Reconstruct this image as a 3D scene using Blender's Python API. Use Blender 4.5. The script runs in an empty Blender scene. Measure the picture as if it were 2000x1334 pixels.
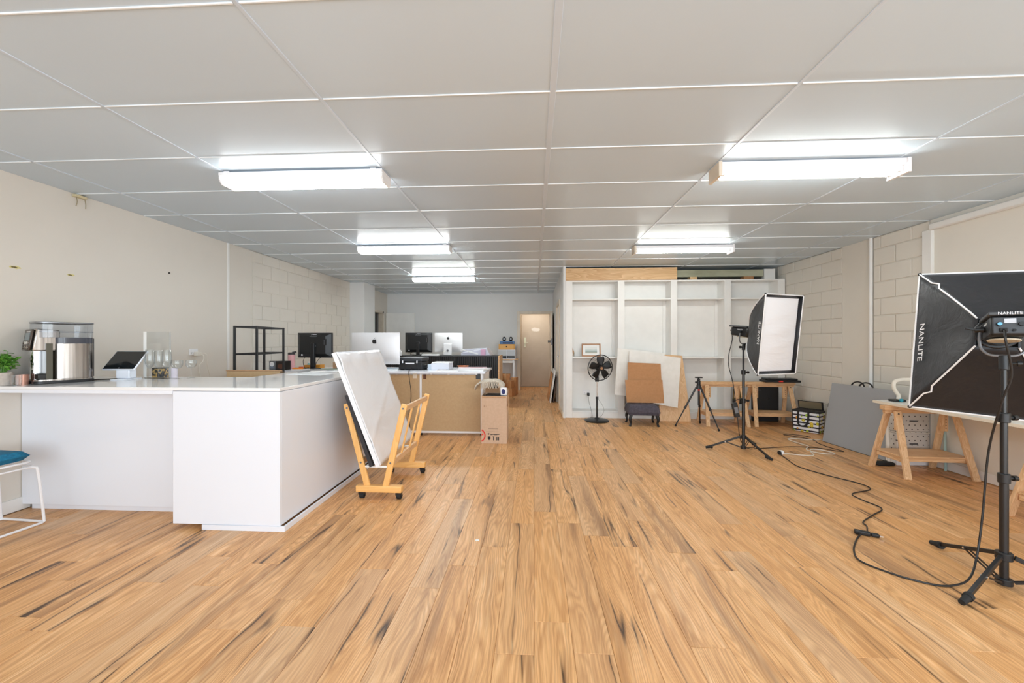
import bpy, bmesh, math, random
from mathutils import Vector, Matrix
random.seed(7)
R = math.radians
SC = bpy.context.scene
COL = SC.collection

# ---------------------------------------------------------------- camera, world, light, exposure
H = 1.285; XR_ = 4.117
cam_d = bpy.data.cameras.new('camera'); cam = bpy.data.objects.new('camera', cam_d); COL.objects.link(cam)
cam_d.sensor_width = 36.0; cam_d.lens = 790.0/2000.0*36.0; cam_d.clip_start = .02; cam_d.clip_end = 100
cam.location = (0, 0, H); cam.rotation_euler = (R(90), 0, .0546)
SC.camera = cam
SC.view_settings.view_transform = 'Standard'; SC.view_settings.look = 'None'
SC.view_settings.gamma = 1.0; SC.view_settings.use_curve_mapping = False
SC.view_settings.exposure = 0.25
SC.cycles.use_denoising = True
SC.cycles.max_bounces = 10; SC.cycles.diffuse_bounces = 6; SC.cycles.transparent_max_bounces = 12
SC.cycles.caustics_reflective = False; SC.cycles.caustics_refractive = False
SC.cycles.sample_clamp_indirect = 6.0
w = bpy.data.worlds.new('daylight'); SC.world = w; w.use_nodes = True
bg = w.node_tree.nodes['Background']; bg.inputs[0].default_value = (.86, .93, 1, 1); bg.inputs[1].default_value = 1.6
LAMP_E = 17.0          # glow of the fluorescent diffusers
def area(name, loc, rot, sx, sy, power, color):
    l = bpy.data.lights.new(name, 'AREA'); l.shape = 'RECTANGLE'; l.size = sx; l.size_y = sy
    l.energy = power; l.color = color
    o = bpy.data.objects.new(name, l); COL.objects.link(o); o.location = loc; o.rotation_euler = rot
    return o
# daylight through the shopfront behind the camera
area('shopfront_daylight', (.7, -2.35, 1.35), (R(90), 0, 0), 6.4, 2.1, 158, (.83, .925, 1.0))

# added fill for right-facing surfaces, from an assumed, unseen side window
area('assumed_side_fill', (XR_+.02, -.9, 1.15), (R(90), 0, R(90)), 1.9, 1.7, 46, (.86, .94, 1.0))

# ---------------------------------------------------------------- helpers
def lin(c):
    c = c/255.0
    return c/12.92 if c <= .04045 else ((c+.055)/1.055)**2.4
def C(r, g, b): return (lin(r), lin(g), lin(b), 1)

def mat(name, col, rough=.5, metal=0.0, spec=.5, **kw):
    m = bpy.data.materials.new(name); m.use_nodes = True
    b = m.node_tree.nodes['Principled BSDF']
    b.inputs['Base Color'].default_value = col
    b.inputs['Roughness'].default_value = rough
    b.inputs['Metallic'].default_value = metal
    b.inputs['Specular IOR Level'].default_value = spec
    for k, v in kw.items(): b.inputs[k].default_value = v
    return m
class NT:
    def __init__(s, m): s.t = m.node_tree; s.b = s.t.nodes['Principled BSDF']
    def n(s, typ, **kw):
        nd = s.t.nodes.new(typ)
        for k, v in kw.items():
            if k == 'ins':
                for i, x in v.items():
                    if hasattr(x, 'is_output'): s.t.links.new(x, nd.inputs[i])
                    else: nd.inputs[i].default_value = x
            else: setattr(nd, k, v)
        return nd
    def math(s, op, a, b=0.0, clamp=False):
        nd = s.n('ShaderNodeMath', operation=op, use_clamp=clamp, ins={0: a, 1: b}); return nd.outputs[0]
    def vmath(s, op, a, b=(0, 0, 0)):
        return s.n('ShaderNodeVectorMath', operation=op, ins={0: a, 1: b}).outputs[0]
    def noise(s, vec, scale, detail=4, rough=.55, dist=0.0):
        return s.n('ShaderNodeTexNoise', ins={'Vector': vec, 'Scale': scale, 'Detail': detail, 'Roughness': rough, 'Distortion': dist}).outputs[0]
    def ramp(s, fac, stops):
        nd = s.n('ShaderNodeValToRGB', ins={0: fac}); cr = nd.color_ramp
        while len(cr.elements) < len(stops): cr.elements.new(.5)
        for e, (p, c) in zip(cr.elements, stops): e.position = p; e.color = c
        return nd.outputs[0]
    def mix(s, fac, a, b, mode='MIX'):
        nd = s.n('ShaderNodeMix', data_type='RGBA', blend_type=mode, ins={0: fac, 6: a, 7: b}); return nd.outputs[2]
    def maprange(s, v, a, b, c, d):
        return s.n('ShaderNodeMapRange', ins={0: v, 1: a, 2: b, 3: c, 4: d}).outputs[0]
    def link(s, o, name): s.t.links.new(o, s.b.inputs[name])
    def bump(s, h, strength, dist=.01):
        s.link(s.n('ShaderNodeBump', ins={'Strength': strength, 'Distance': dist, 'Height': h}).outputs[0], 'Normal')
    def pos(s): return s.n('ShaderNodeNewGeometry').outputs['Position']
    def obj(s): return s.n('ShaderNodeTexCoord').outputs['Object']

def noisy(name, c1, c2, scale=20, rough=.6, bump=.05, vscale=(1, 1, 1), metal=0, detail=4):
    m = mat(name, c1, rough, metal); t = NT(m)
    v = t.vmath('MULTIPLY', t.obj(), vscale)
    f = t.noise(v, scale, detail)
    t.link(t.mix(t.maprange(f, .35, .65, 0, 1), c1, c2), 'Base Color')
    if bump: t.bump(f, bump, .004)
    return m

def wood(name, light, dark, axis, ring=14, rough=.5, knots=True):
    """pine / beech: grain runs along the object's own axis"""
    m = mat(name, light, rough); t = NT(m)
    sc = [1, 1, 1]; sc[axis] = .09
    rnd = t.n('ShaderNodeObjectInfo').outputs['Random']
    off = t.n('ShaderNodeCombineXYZ', ins={0: t.math('MULTIPLY', rnd, 31.0), 1: t.math('MULTIPLY', rnd, 17.0), 2: t.math('MULTIPLY', rnd, 23.0)}).outputs[0]
    v = t.vmath('ADD', t.vmath('MULTIPLY', t.obj(), tuple(sc)), off)
    f = t.noise(v, ring, 2, .5, .6)
    rings = t.math('FRACT', t.math('MULTIPLY', f, 9.0))
    fine = t.noise(t.vmath('MULTIPLY', v, (1, 1, 1)), 140, 2)
    a = t.math('ADD', t.math('MULTIPLY', rings, .55), t.math('MULTIPLY', fine, .45))
    col = t.mix(t.maprange(a, .2, .9, 0, 1), light, dark)
    t.link(col, 'Base Color'); t.bump(a, .06, .002)
    return m

class MB:
    def __init__(s): s.v = []; s.f = []
    def add(s, vs, fs):
        o = len(s.v); s.v += [tuple(v) for v in vs]; s.f += [tuple(i+o for i in f) for f in fs]; return s
    def box(s, x0, y0, z0, x1, y1, z1):
        return s.add([(x0,y0,z0),(x1,y0,z0),(x1,y1,z0),(x0,y1,z0),(x0,y0,z1),(x1,y0,z1),(x1,y1,z1),(x0,y1,z1)],
                     [(0,3,2,1),(4,5,6,7),(0,1,5,4),(1,2,6,5),(2,3,7,6),(3,0,4,7)])
    def cbox(s, c, d, M=None):
        """box by centre and size, optionally turned by a 3x3 matrix"""
        a = MB().box(-d[0]/2, -d[1]/2, -d[2]/2, d[0]/2, d[1]/2, d[2]/2)
        c = Vector(c)
        return s.add([c + (M @ Vector(v) if M else Vector(v)) for v in a.v], a.f)
    def bar(s, p0, p1, w, t, side=(0, 0, 1)):
        """straight bar from p0 to p1, w wide along 'side', t thick"""
        p0 = Vector(p0); p1 = Vector(p1); d = (p1-p0); L = d.length; d.normalize()
        sd = Vector(side); sd = (sd - d*sd.dot(d)).normalized(); n = d.cross(sd)
        M = Matrix((d, sd, n)).transposed()
        return s.cbox((p0+p1)/2, (L, w, t), M)
    def cyl(s, p0, p1, r0, r1=None, n=16):
        r1 = r0 if r1 is None else r1
        p0 = Vector(p0); p1 = Vector(p1); d = (p1-p0).normalized()
        a = d.orthogonal().normalized(); b = d.cross(a)
        vs = []
        for p, r in ((p0, r0), (p1, r1)):
            for i in range(n):
                t = 2*math.pi*i/n; vs.append(p + a*(r*math.cos(t)) + b*(r*math.sin(t)))
        fs = [(i, (i+1) % n, n+(i+1) % n, n+i) for i in range(n)]
        fs += [tuple(range(n-1, -1, -1)), tuple(range(n, 2*n))]
        return s.add(vs, fs)
    def tube(s, pts, r, n=8, smooth=0, closed=False, flat=None):
        P = [Vector(p) for p in pts]
        if smooth:
            Q = []; N = len(P)
            rng = range(N) if closed else range(N-1)
            for i in rng:
                g = (lambda k: P[k % N]) if closed else (lambda k: P[max(0, min(N-1, k))])
                a, b, c, d = g(i-1), g(i), g(i+1), g(i+2)
                for k in range(smooth):
                    t = k/smooth
                    Q.append(.5*((2*b) + (c-a)*t + (2*a-5*b+4*c-d)*t*t + (3*b-3*c+d-a)*t**3))
            if not closed: Q.append(P[-1])
            P = Q
        N = len(P); vs = []; up = None
        for i, p in enumerate(P):
            a = P[i-1] if (i > 0 or closed) else p
            b = P[(i+1) % N] if (i < N-1 or closed) else p
            d = (b-a).normalized()
            if up is None: up = Vector(flat) if flat else d.orthogonal()
            up = (up - d*up.dot(d))
            if up.length < 1e-6: up = d.orthogonal()
            up.normalize(); sd = d.cross(up)
            rr = r
            if isinstance(r, (list, tuple)):
                q = i/(N-1)*(len(r)-1); k0 = min(int(q), len(r)-2); rr = r[k0]+(r[k0+1]-r[k0])*(q-k0)
            for k in range(n):
                t = 2*math.pi*k/n; vs.append(p + up*(rr*math.cos(t)) + sd*(rr*math.sin(t)))
        fs = []
        for i in range(N if closed else N-1):
            j = (i+1) % N
            fs += [(i*n+k, i*n+(k+1) % n, j*n+(k+1) % n, j*n+k) for k in range(n)]
        if not closed: fs += [tuple(range(n-1, -1, -1)), tuple(range((N-1)*n, N*n))]
        return s.add(vs, fs)
    def lathe(s, prof, n=24, c=(0, 0, 0), cap0=True, cap1=True, sx=1, sy=1):
        vs = []
        for r, z in prof:
            for i in range(n):
                t = 2*math.pi*i/n; vs.append((c[0]+sx*r*math.cos(t), c[1]+sy*r*math.sin(t), c[2]+z))
        m = len(prof); fs = []
        for j in range(m-1):
            fs += [(j*n+i, j*n+(i+1) % n, (j+1)*n+(i+1) % n, (j+1)*n+i) for i in range(n)]
        if cap0: fs.append(tuple(range(n-1, -1, -1)))
        if cap1: fs.append(tuple(range((m-1)*n, m*n)))
        return s.add(vs, fs)
    def prism(s, poly, z0, z1):
        n = len(poly); vs = [(x, y, z0) for x, y in poly] + [(x, y, z1) for x, y in poly]
        fs = [tuple(range(n-1, -1, -1)), tuple(range(n, 2*n))] + [(i, (i+1) % n, n+(i+1) % n, n+i) for i in range(n)]
        return s.add(vs, fs)
    def grid(s, fn, nu, nv):
        vs = [fn(i/nu, j/nv) for j in range(nv+1) for i in range(nu+1)]
        fs = [(j*(nu+1)+i, j*(nu+1)+i+1, (j+1)*(nu+1)+i+1, (j+1)*(nu+1)+i) for j in range(nv) for i in range(nu)]
        return s.add(vs, fs)
    def sphere(s, c, r, n=14, m=9, sz=1):
        pr = [(max(1e-4, r*math.sin(math.pi*k/m)), -r*sz*math.cos(math.pi*k/m)) for k in range(m+1)]
        return s.lathe(pr, n, c)
    def xf(s, M):
        s.v = [tuple(M @ Vector(v)) for v in s.v]; return s
    def mesh(s, name, m=None, sharp=35):
        me = bpy.data.meshes.new(name); me.from_pydata(s.v, [], s.f); me.update()
        if sharp:
            me.polygons.foreach_set('use_smooth', [True]*len(me.polygons))
            me.set_sharp_from_angle(angle=R(sharp))
        if m: me.materials.append(m)
        return me

def link(o, parent=None):
    COL.objects.link(o)
    if parent: o.parent = parent
    return o
def tag(o, label=None, cat=None, group=None, kind=None):
    if label: o['label'] = label
    if cat: o['category'] = cat
    if group: o['group'] = group
    if kind: o['kind'] = kind
    return o
def part(name, mb, m, parent=None, bev=0, loc=None, rot=None, label=None, solid=0):
    o = bpy.data.objects.new(name, mb.mesh(name, m)); link(o, parent)
    if loc: o.location = loc
    if rot: o.rotation_euler = rot
    if solid:
        s = o.modifiers.new('thickness', 'SOLIDIFY'); s.thickness = solid; s.offset = 0
    if bev:
        b = o.modifiers.new('bevel', 'BEVEL'); b.width = bev; b.segments = 2; b.limit_method = 'ANGLE'; b.angle_limit = R(40)
    if label: o['label'] = label
    return o
def thing(name, label, cat, loc=(0, 0, 0), rz=0, group=None, rot=None):
    o = bpy.data.objects.new(name, None); link(o); o.empty_display_size = .1
    o.location = loc; o.rotation_euler = rot if rot else (0, 0, rz)
    return tag(o, label, cat, group)
def single(name, mb, m, label, cat, loc=(0, 0, 0), rz=0, group=None, bev=0, rot=None, solid=0):
    o = part(name, mb, m, None, bev, loc, rot if rot else (0, 0, rz), None, solid)
    return tag(o, label, cat, group)
def struct(name, mb, m, bev=0, parent=None):
    o = part(name, mb, m, parent, bev)
    if not parent: o['kind'] = 'structure'
    return o
def dup(root, loc, rz=None, label=None, group=None):
    def cp(o, parent):
        c = o.copy(); COL.objects.link(c); c.parent = parent
        for ch in list(o.children): cp(ch, c)
        return c
    r = cp(root, None); r.location = loc
    if rz is not None: r.rotation_euler = (0, 0, rz)
    if label: r['label'] = label
    if group: r['group'] = group
    return r
def text(name, s, size, m, parent, loc, rot, extrude=.0006, align='CENTER', shear=0, space=1.0):
    cu = bpy.data.curves.new(name, 'FONT'); cu.body = s; cu.size = size; cu.extrude = extrude
    cu.align_x = align; cu.align_y = 'CENTER'; cu.shear = shear; cu.space_character = space; cu.resolution_u = 3
    t = bpy.data.objects.new(name+'_tmp', cu)
    COL.objects.link(t); bpy.context.view_layer.update()
    me = bpy.data.meshes.new_from_object(t.evaluated_get(bpy.context.evaluated_depsgraph_get()))
    bpy.data.objects.remove(t); bpy.data.curves.remove(cu)
    me.materials.clear(); me.materials.append(m); me.name = name
    o = bpy.data.objects.new(name, me); link(o, parent); o.location = loc; o.rotation_euler = rot
    return o

# ---------------------------------------------------------------- materials
def wall_paint(name, col, rough=.55):
    m = mat(name, col, rough, spec=.35); t = NT(m)
    p = t.pos(); f = t.noise(p, 2.2, 4); g = t.noise(p, 130, 3)
    c2 = tuple(x*.975 for x in col[:3]) + (1,)
    t.link(t.mix(t.maprange(f, .4, .65, 0, 1), col, c2), 'Base Color'); t.bump(g, .08, .002)
    return m
M_wall = wall_paint('wall_paint_warm_white', C(220, 214, 204))
M_wallb = wall_paint('wall_paint_cool_white', C(222, 222, 221))
M_block = wall_paint('painted_block', C(226, 221, 211), .5)
M_ceil = mat('ceiling_panel_vinyl', C(198, 214, 227), .25, spec=.24)
_t = NT(M_ceil); _t.bump(_t.noise(_t.pos(), 60, 3), .03, .002)
_r = _t.n('ShaderNodeObjectInfo').outputs['Random']
_t.link(_t.mix(_r, C(196, 212, 225), C(200, 216, 229)), 'Base Color')
M_bar = mat('ceiling_bar_white', C(232, 238, 242), .4)
M_barc = mat('ceiling_joint_grey', C(198, 211, 224), .4)
M_dark = mat('dark_gap', C(35, 32, 30), .9)
M_white = mat('white_laminate', C(231, 235, 243), .2, spec=.5)
M_gloss = mat('white_gloss_worktop', C(238, 238, 238), .08, spec=.6)
M_wpaint = noisy('white_painted_timber', C(236, 235, 232), C(232, 231, 228), 6, .45, .01)
M_wmetal = mat('white_powder_coat', C(238, 238, 240), .35)
M_beige = noisy('beige_gloss_paint', C(222, 210, 192), C(214, 201, 183), 8, .35, .02)
M_beigedoor = noisy('beige_door_paint', C(198, 186, 170), C(190, 177, 160), 3, .4, .02)
M_black = mat('black_plastic', C(24, 25, 27), .38)
M_blackm = mat('black_satin_metal', C(20, 20, 22), .32, spec=.6)
M_rubber = mat('black_rubber', C(26, 26, 27), .75)
M_steel = mat('brushed_steel', C(176, 170, 164), .27, 1.0); _q = NT(M_steel)
_q.link(_q.mix(_q.maprange(_q.noise(_q.vmath('MULTIPLY', _q.obj(), (26, 26, .3)), 1.0, 3, .6), .36, .64, 0, 1), C(128, 120, 114), C(206, 200, 194)), 'Base Color')  # light and dark reflection streaks are put into the steel's colour
M_chrome = mat('chrome', C(225, 226, 228), .08, 1.0)
M_grey = mat('grey_metal', C(120, 122, 126), .4, .6)
M_pine = wood('pine', C(228, 190, 146), C(200, 152, 106), 0)
M_piney = wood('pine_along_y', C(228, 190, 146), C(200, 152, 106), 1)
M_pinez = wood('pine_along_z', C(230, 194, 152), C(204, 158, 112), 2)
M_beam = wood('pine_beam', C(226, 190, 142), C(192, 146, 96), 0, 9)
M_beech = wood('beech', C(240, 190, 120), C(228, 170, 98), 2, 10, .4)
M_mdf = noisy('mdf', C(194, 164, 124), C(189, 158, 118), 45, .6, .02)
M_card = noisy('cardboard', C(190, 152, 116), C(182, 142, 106), 40, .8, .03)
M_cardpale = noisy('pale_cardboard', C(206, 176, 150), C(199, 168, 141), 30, .8, .03)
M_cardbrown = noisy('brown_card_sheet', C(176, 128, 86), C(168, 120, 78), 30, .75, .02)
M_foam = noisy('white_foam_board', C(236, 232, 226), C(230, 226, 219), 12, .6, .02)
M_paper = mat('paper', C(240, 240, 238), .6)
M_screen = mat('dark_glass_screen', C(16, 22, 26), .08, spec=.6)
M_orange = mat('orange_plastic', C(238, 140, 30), .45)
M_pink = mat('pink_steel', C(235, 176, 178), .4)
M_red = mat('red_ink', C(214, 52, 40), .6)
M_ink = mat('black_ink', C(30, 28, 28), .7)
M_wprint = mat('white_print', C(238, 238, 240), .6)
M_cabw = mat('white_cable', C(226, 220, 208), .45)
M_cabk = mat('black_cable', C(24, 22, 22), .45)
M_mid = mat('mid_grey_fabric_board', C(152, 154, 157), .75)
def glass(name, col, alpha=.12, rough=.02, edge=.75):
    """thin clear sheet: mostly transmits, reflects at grazing angles"""
    m = bpy.data.materials.new(name); m.use_nodes = True; t = m.node_tree; t.nodes.clear()
    o = t.nodes.new('ShaderNodeOutputMaterial'); mx = t.nodes.new('ShaderNodeMixShader')
    tr = t.nodes.new('ShaderNodeBsdfTransparent'); gl = t.nodes.new('ShaderNodeBsdfGlossy'); fr = t.nodes.new('ShaderNodeLayerWeight')
    tr.inputs[0].default_value = col; gl.inputs[1].default_value = rough; fr.inputs[0].default_value = .25
    ad = t.nodes.new('ShaderNodeMath'); ad.operation = 'MULTIPLY_ADD'; ad.inputs[1].default_value = edge; ad.inputs[2].default_value = alpha
    t.links.new(fr.outputs['Facing'], ad.inputs[0]); t.links.new(ad.outputs[0], mx.inputs[0])
    t.links.new(tr.outputs[0], mx.inputs[1]); t.links.new(gl.outputs[0], mx.inputs[2]); t.links.new(mx.outputs[0], o.inputs[0])
    return m
M_glass = glass('clear_glass', (.97, .98, .98, 1), .03, .02, .55)
M_acryl = glass('clear_acrylic', (.975, .98, .98, 1), .01, .02, .12)
M_tank = glass('clear_tank_plastic', (.84, .87, .91, 1), .06, .05, .5)
def emis(name, col, e):
    m = mat(name, (.9, .9, .9, 1), .4); b = m.node_tree.nodes['Principled BSDF']
    b.inputs['Emission Color'].default_value = col; b.inputs['Emission Strength'].default_value = e
    return m
M_lamp = emis('lit_diffuser', (.95, .985, 1, 1), LAMP_E*.95)
M_tubelit = emis('lit_fluorescent_tube', (.96, 1, .97, 1), LAMP_E*2.6)

def floor_material():
    m = mat('oak_vinyl_plank', (.4, .22, .1, 1), .38, spec=.4); t = NT(m)
    rnd = t.n('ShaderNodeObjectInfo').outputs['Random']
    at = t.n('ShaderNodeAttribute', attribute_name='plank_random').outputs['Fac']
    r = t.math('FRACT', t.math('ADD', rnd, at))
    r2 = t.math('FRACT', t.math('MULTIPLY', r, 57.31)); r3 = t.math('FRACT', t.math('MULTIPLY', r, 131.7))
    off = t.n('ShaderNodeCombineXYZ', ins={0: t.math('MULTIPLY', r, 91.0), 1: t.math('MULTIPLY', r2, 53.0), 2: t.math('MULTIPLY', r3, 29.0)}).outputs[0]
    p = t.vmath('ADD', t.pos(), off)
    wob = t.noise(t.vmath('MULTIPLY', p, (2.0, 1.3, 1)), 1.0, 3)
    wv = t.n('ShaderNodeCombineXYZ', ins={0: t.math('MULTIPLY', t.math('SUBTRACT', wob, .5), .075)}).outputs[0]
    q = t.vmath('ADD', p, wv)
    broad = t.noise(t.vmath('MULTIPLY', q, (9, .7, 1)), 1.0, 4, .6)
    mid = t.noise(t.vmath('MULTIPLY', q, (34, 1.6, 1)), 1.0, 4, .6)
    fine = t.noise(t.vmath('MULTIPLY', q, (190, 6, 1)), 1.0, 3, .6)
    # cathedral rings
    ring = t.noise(t.vmath('MULTIPLY', q, (5.5, .55, 1)), 1.0, 2, .45)
    rf = t.math('ABSOLUTE', t.math('SUBTRACT', t.math('FRACT', t.math('MULTIPLY', ring, 34.0)), .5))
    tone = t.math('ADD', t.math('MULTIPLY', broad, .34), t.math('ADD', t.math('MULTIPLY', mid, .30), t.math('MULTIPLY', fine, .36)))
    col = t.ramp(tone, [(.33, C(154, 107, 65)), (.44, C(209, 157, 104)), (.53, C(231, 180, 125)), (.66, C(247, 210, 163))])
    col = t.mix(t.maprange(rf, .05, .40, .42, 0), col, C(160, 104, 58))
    # plank to plank differences: golden, greyish, darker
    col = t.mix(t.maprange(r2, 0, 1, .0, .30), col, C(214, 150, 84))
    col = t.mix(t.maprange(r3, .6, 1, .0, .34), col, C(186, 160, 134))
    # smoky long streaks
    st = t.noise(t.vmath('MULTIPLY', q, (7, .45, 1)), 1.0, 3, .5)
    col = t.mix(t.maprange(st, .58, .72, 0, .6), col, C(120, 80, 50))
    # dark splits along the grain
    ck = t.noise(t.vmath('MULTIPLY', t.vmath('ADD', q, (3.3, 7.7, 1.1)), (6.0, .26, 1)), 1.0, 2, .45)
    line = t.maprange(t.math('ABSOLUTE', t.math('SUBTRACT', ck, .5)), .0, .012, 1, 0)
    msk = t.maprange(t.noise(t.vmath('MULTIPLY', t.vmath('ADD', p, (5, 1, 9)), (5, 1.7, 1)), 1.0, 2), .50, .60, 0, 1)
    halo = t.math('MULTIPLY', t.maprange(t.math('ABSOLUTE', t.math('SUBTRACT', ck, .5)), .0, .045, .42, 0), msk, True)
    col = t.mix(halo, col, C(128, 84, 48))
    crack = t.math('MULTIPLY', line, msk, True)
    col = t.mix(t.math('MULTIPLY', crack, .95), col, C(46, 30, 20))
    # knots
    kv = t.vmath('MULTIPLY', t.vmath('ADD', p, wv), (2.6, .95, .01))
    vo = t.n('ShaderNodeTexVoronoi', ins={'Vector': kv, 'Scale': 1.0, 'Randomness': 1.0})
    kn = t.math('MULTIPLY', t.maprange(vo.outputs['Distance'], .01, .09, 1, 0),
                t.maprange(t.n('ShaderNodeSeparateColor', ins={0: vo.outputs['Color']}).outputs[0], .55, .6, 0, 1), True)
    col = t.mix(t.math('MULTIPLY', kn, .75), col, C(82, 52, 30))
    t.link(col, 'Base Color')
    t.link(t.maprange(tone, .3, .7, .46, .32), 'Roughness')
    t.bump(t.math('SUBTRACT', t.math('ADD', t.math('MULTIPLY', fine, .4), t.math('MULTIPLY', mid, .3)), crack), .16, .0015)
    return m
M_floor = floor_material()
M_underlay = mat('plank_joint_brown', C(70, 46, 28), .8)  # dark brown slab under the planks, visible in their joints

# ================================================================ SETTING
XL, XR, YB, ZC = -3.913, 4.117, 10.6, 2.545
YF = -2.4

# ---- floor: vinyl planks, each its own piece
floor = struct('floor', MB().box(XL-.1, YF, -.06, XR+.1, YB+1.2, -.005), M_underlay)
PW, PL = .1637, 1.2
def plank_mb(wd, ln):
    c = .0016; g = .0004; x = wd/2-g; y = ln/2-g
    vs = [(-x,-y,-.005),(x,-y,-.005),(x,y,-.005),(-x,y,-.005),(-x,-y,-c),(x,-y,-c),(x,y,-c),(-x,y,-c),
          (-x+c,-y+c,0),(x-c,-y+c,0),(x-c,y-c,0),(-x+c,y-c,0)]
    fs = [(8,9,10,11)] + [(a, (a+1) % 4, 4+(a+1) % 4, 4+a) for a in range(4)] + [(4+a, 4+(a+1) % 4, 8+(a+1) % 4, 8+a) for a in range(4)]
    return vs, fs
def px(X, Y, Z=0):
    c, s = math.cos(.0546), math.sin(.0546)
    d = -X*s+Y*c
    if d < .3: return None
    return 1000+790*(X*c+Y*s)/d, 666.6-790*(Z-H)/d
planks = []
rr = random.Random(11)
for k in range(-24, 26):
    x0 = max(XL, k*PW); x1 = min(XR, (k+1)*PW)
    if x1-x0 < .01: continue
    o = 1.66 if k == -1 else 1.66 + rr.choice([.2, .4, .55, .7, .85, 1.0, .3])*1.0 + (k*.37) % 1.2
    y = o - 6*PL
    while y < YB+.05:
        a = max(y, YF); b = min(y+PL, YB+.05)
        if b-a > .03: planks.append((x0, x1, a, b))
        y += PL
def vis(pk):
    q = [px(x, yy) for x in pk[:2] for yy in (pk[2], (pk[2]+pk[3])/2, pk[3])]
    q = [t for t in q if t]
    if not q: return 0
    us = [t[0] for t in q]; vs = [t[1] for t in q]
    if max(us) < 0 or min(us) > 2000 or min(vs) > 1334: return 0
    if pk[1] < -1.7 and pk[2] > 2.9: return 0
    if pk[1] < -.7 and pk[2] > 5.4: return 0
    if pk[0] > .5 and pk[2] > 7.0: return 0
    return (min(2000, max(us))-max(0, min(us)))*(min(1334, max(vs))-min(vs))+1
planks.sort(key=vis, reverse=True)
me_pl = MB().add(*plank_mb(PW, PL)).mesh('plank', M_floor, 0)
rest = MB(); rest_r = []
for i, (x0, x1, a, b) in enumerate(planks):
    if i < 298 and vis((x0, x1, a, b)) > 0:
        o = bpy.data.objects.new('plank', me_pl); link(o, floor)
        o.location = ((x0+x1)/2, (a+b)/2, 0); o.scale = ((x1-x0)/PW, (b-a)/PL, 1)
    else:
        vs, fs = plank_mb(x1-x0, b-a)
        rest.add([(v[0]+(x0+x1)/2, v[1]+(a+b)/2, v[2]) for v in vs], fs); rest_r += [rr.random()]*len(vs)
# the vestibule behind the back door
for k in range(6):
    vs, fs = plank_mb(PW, 1.1)
    rest.add([(v[0]-.47+(k+.5)*PW, v[1]+11.2, v[2]) for v in vs], fs); rest_r += [rr.random()]*len(vs)
me = rest.mesh('far_planks', M_floor, 0)
at = me.attributes.new('plank_random', 'FLOAT', 'POINT'); at.data.foreach_set('value', rest_r)
o = bpy.data.objects.new('far_planks', me); link(o, floor); o['kind'] = 'stuff'

# ---- ceiling: vinyl panels in a bar grid
ceil = struct('ceiling', MB().box(XL-.1, YF, ZC+.012, XR+.1, YB+.1, ZC+.08), M_dark)
xs = [XL] + [.094+1.2*k for k in range(-3, 4)] + [XR]
ys = [YF] + [2.044+.6*j for j in range(-7, 15)] + [YB]
ys = [y for y in ys if YF <= y <= YB]
pm = MB().box(-.5, -.5, 0, .5, .5, .012).mesh('ceiling_panel', M_ceil, 0)
for i in range(len(xs)-1):
    for j in range(len(ys)-1):
        o = bpy.data.objects.new('ceiling_panel', pm); link(o, ceil)
        o.location = ((xs[i]+xs[i+1])/2, (ys[j]+ys[j+1])/2, ZC); o.scale = (xs[i+1]-xs[i]-.004, ys[j+1]-ys[j]-.004, 1)
for k, x in enumerate(xs[1:-1]):
    wd = .016 if k == 3 else .009
    part('long_joint_strip', MB().box(x-wd, YF, ZC-.004, x+wd, YB, ZC+.002), M_barc, ceil, .0015)
for y in ys[1:-1]:
    for i in range(len(xs)-1):
        part('cross_joint_strip', MB().box(xs[i]+.012, y-.0035, ZC-.005, xs[i+1]-.012, y+.0035, ZC+.002), M_bar, ceil, .001)

# ---- left wall: plaster, a smooth bay, blockwork, doorway near the back
wl = MB()
wl.box(XL-.15, YF, 0, XL, 4.97, ZC+.01)
wl.box(XL-.15, 4.97, 0, XL-.004, 5.42, ZC+.01)
wl.box(XL-.15, 5.42, 0, XL-.009, 9.40, ZC+.01)
wl.box(XL-.15, 9.40, 2.03, XL, 10.26, ZC+.01)
wl.box(XL-.15, 10.26, 0, XL, YB+.1, ZC+.01)
wall_left = struct('wall_left', wl, M_wall)
def blocks(parent, X, sgn, y0, y1, M_blk):
    bl, bh, j = .39, .19, .01
    def mk(ln):
        b = MB(); h = bh/2; l = ln/2; c = .004; t = .012 if sgn < 0 else .009
        b.add([(0,-l,-h),(0,l,-h),(0,l,h),(0,-l,h),(sgn*t*.7,-l,-h),(sgn*t*.7,l,-h),(sgn*t*.7,l,h),(sgn*t*.7,-l,h),
               (sgn*t,-l+c,-h+c),(sgn*t,l-c,-h+c),(sgn*t,l-c,h-c),(sgn*t,-l+c,h-c)],
              [(8,9,10,11)] + [(a,(a+1)%4,4+(a+1)%4,4+a) for a in range(4)] + [(4+a,4+(a+1)%4,8+(a+1)%4,8+a) for a in range(4)])
        if sgn < 0: b.f = [tuple(reversed(f)) for f in b.f]
        return b.mesh('block', M_blk, 0)
    cache = {}
    row = 0; z = 0.0
    while z < ZC-.02:
        hh = min(bh, ZC-z-.005)
        y = y0 - (0 if row % 2 else .2)
        while y < y1-.02:
            a = max(y, y0)+j/2; b = min(y+bl+j, y1)-j/2
            if b-a > .03:
                key = round(b-a, 2)
                if key not in cache: cache[key] = mk(b-a)
                o = bpy.data.objects.new('block', cache[key]); link(o, parent)
                o.location = (X, (a+b)/2, z+hh/2); o.scale = (1, 1, hh/bh)
            y += bl+j
        z += bh+j; row += 1
blocks(wall_left, XL-.009, 1, 5.43, 8.41, M_wall)
struct('trim_1', MB().box(XL-.01, 4.955, 0, XL+.012, 4.985, ZC), M_wpaint, .003)
struct('trim_2', MB().box(XL-.02, 8.41, 0, XL+.31, 8.98, ZC), M_wallb, .004)
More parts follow.
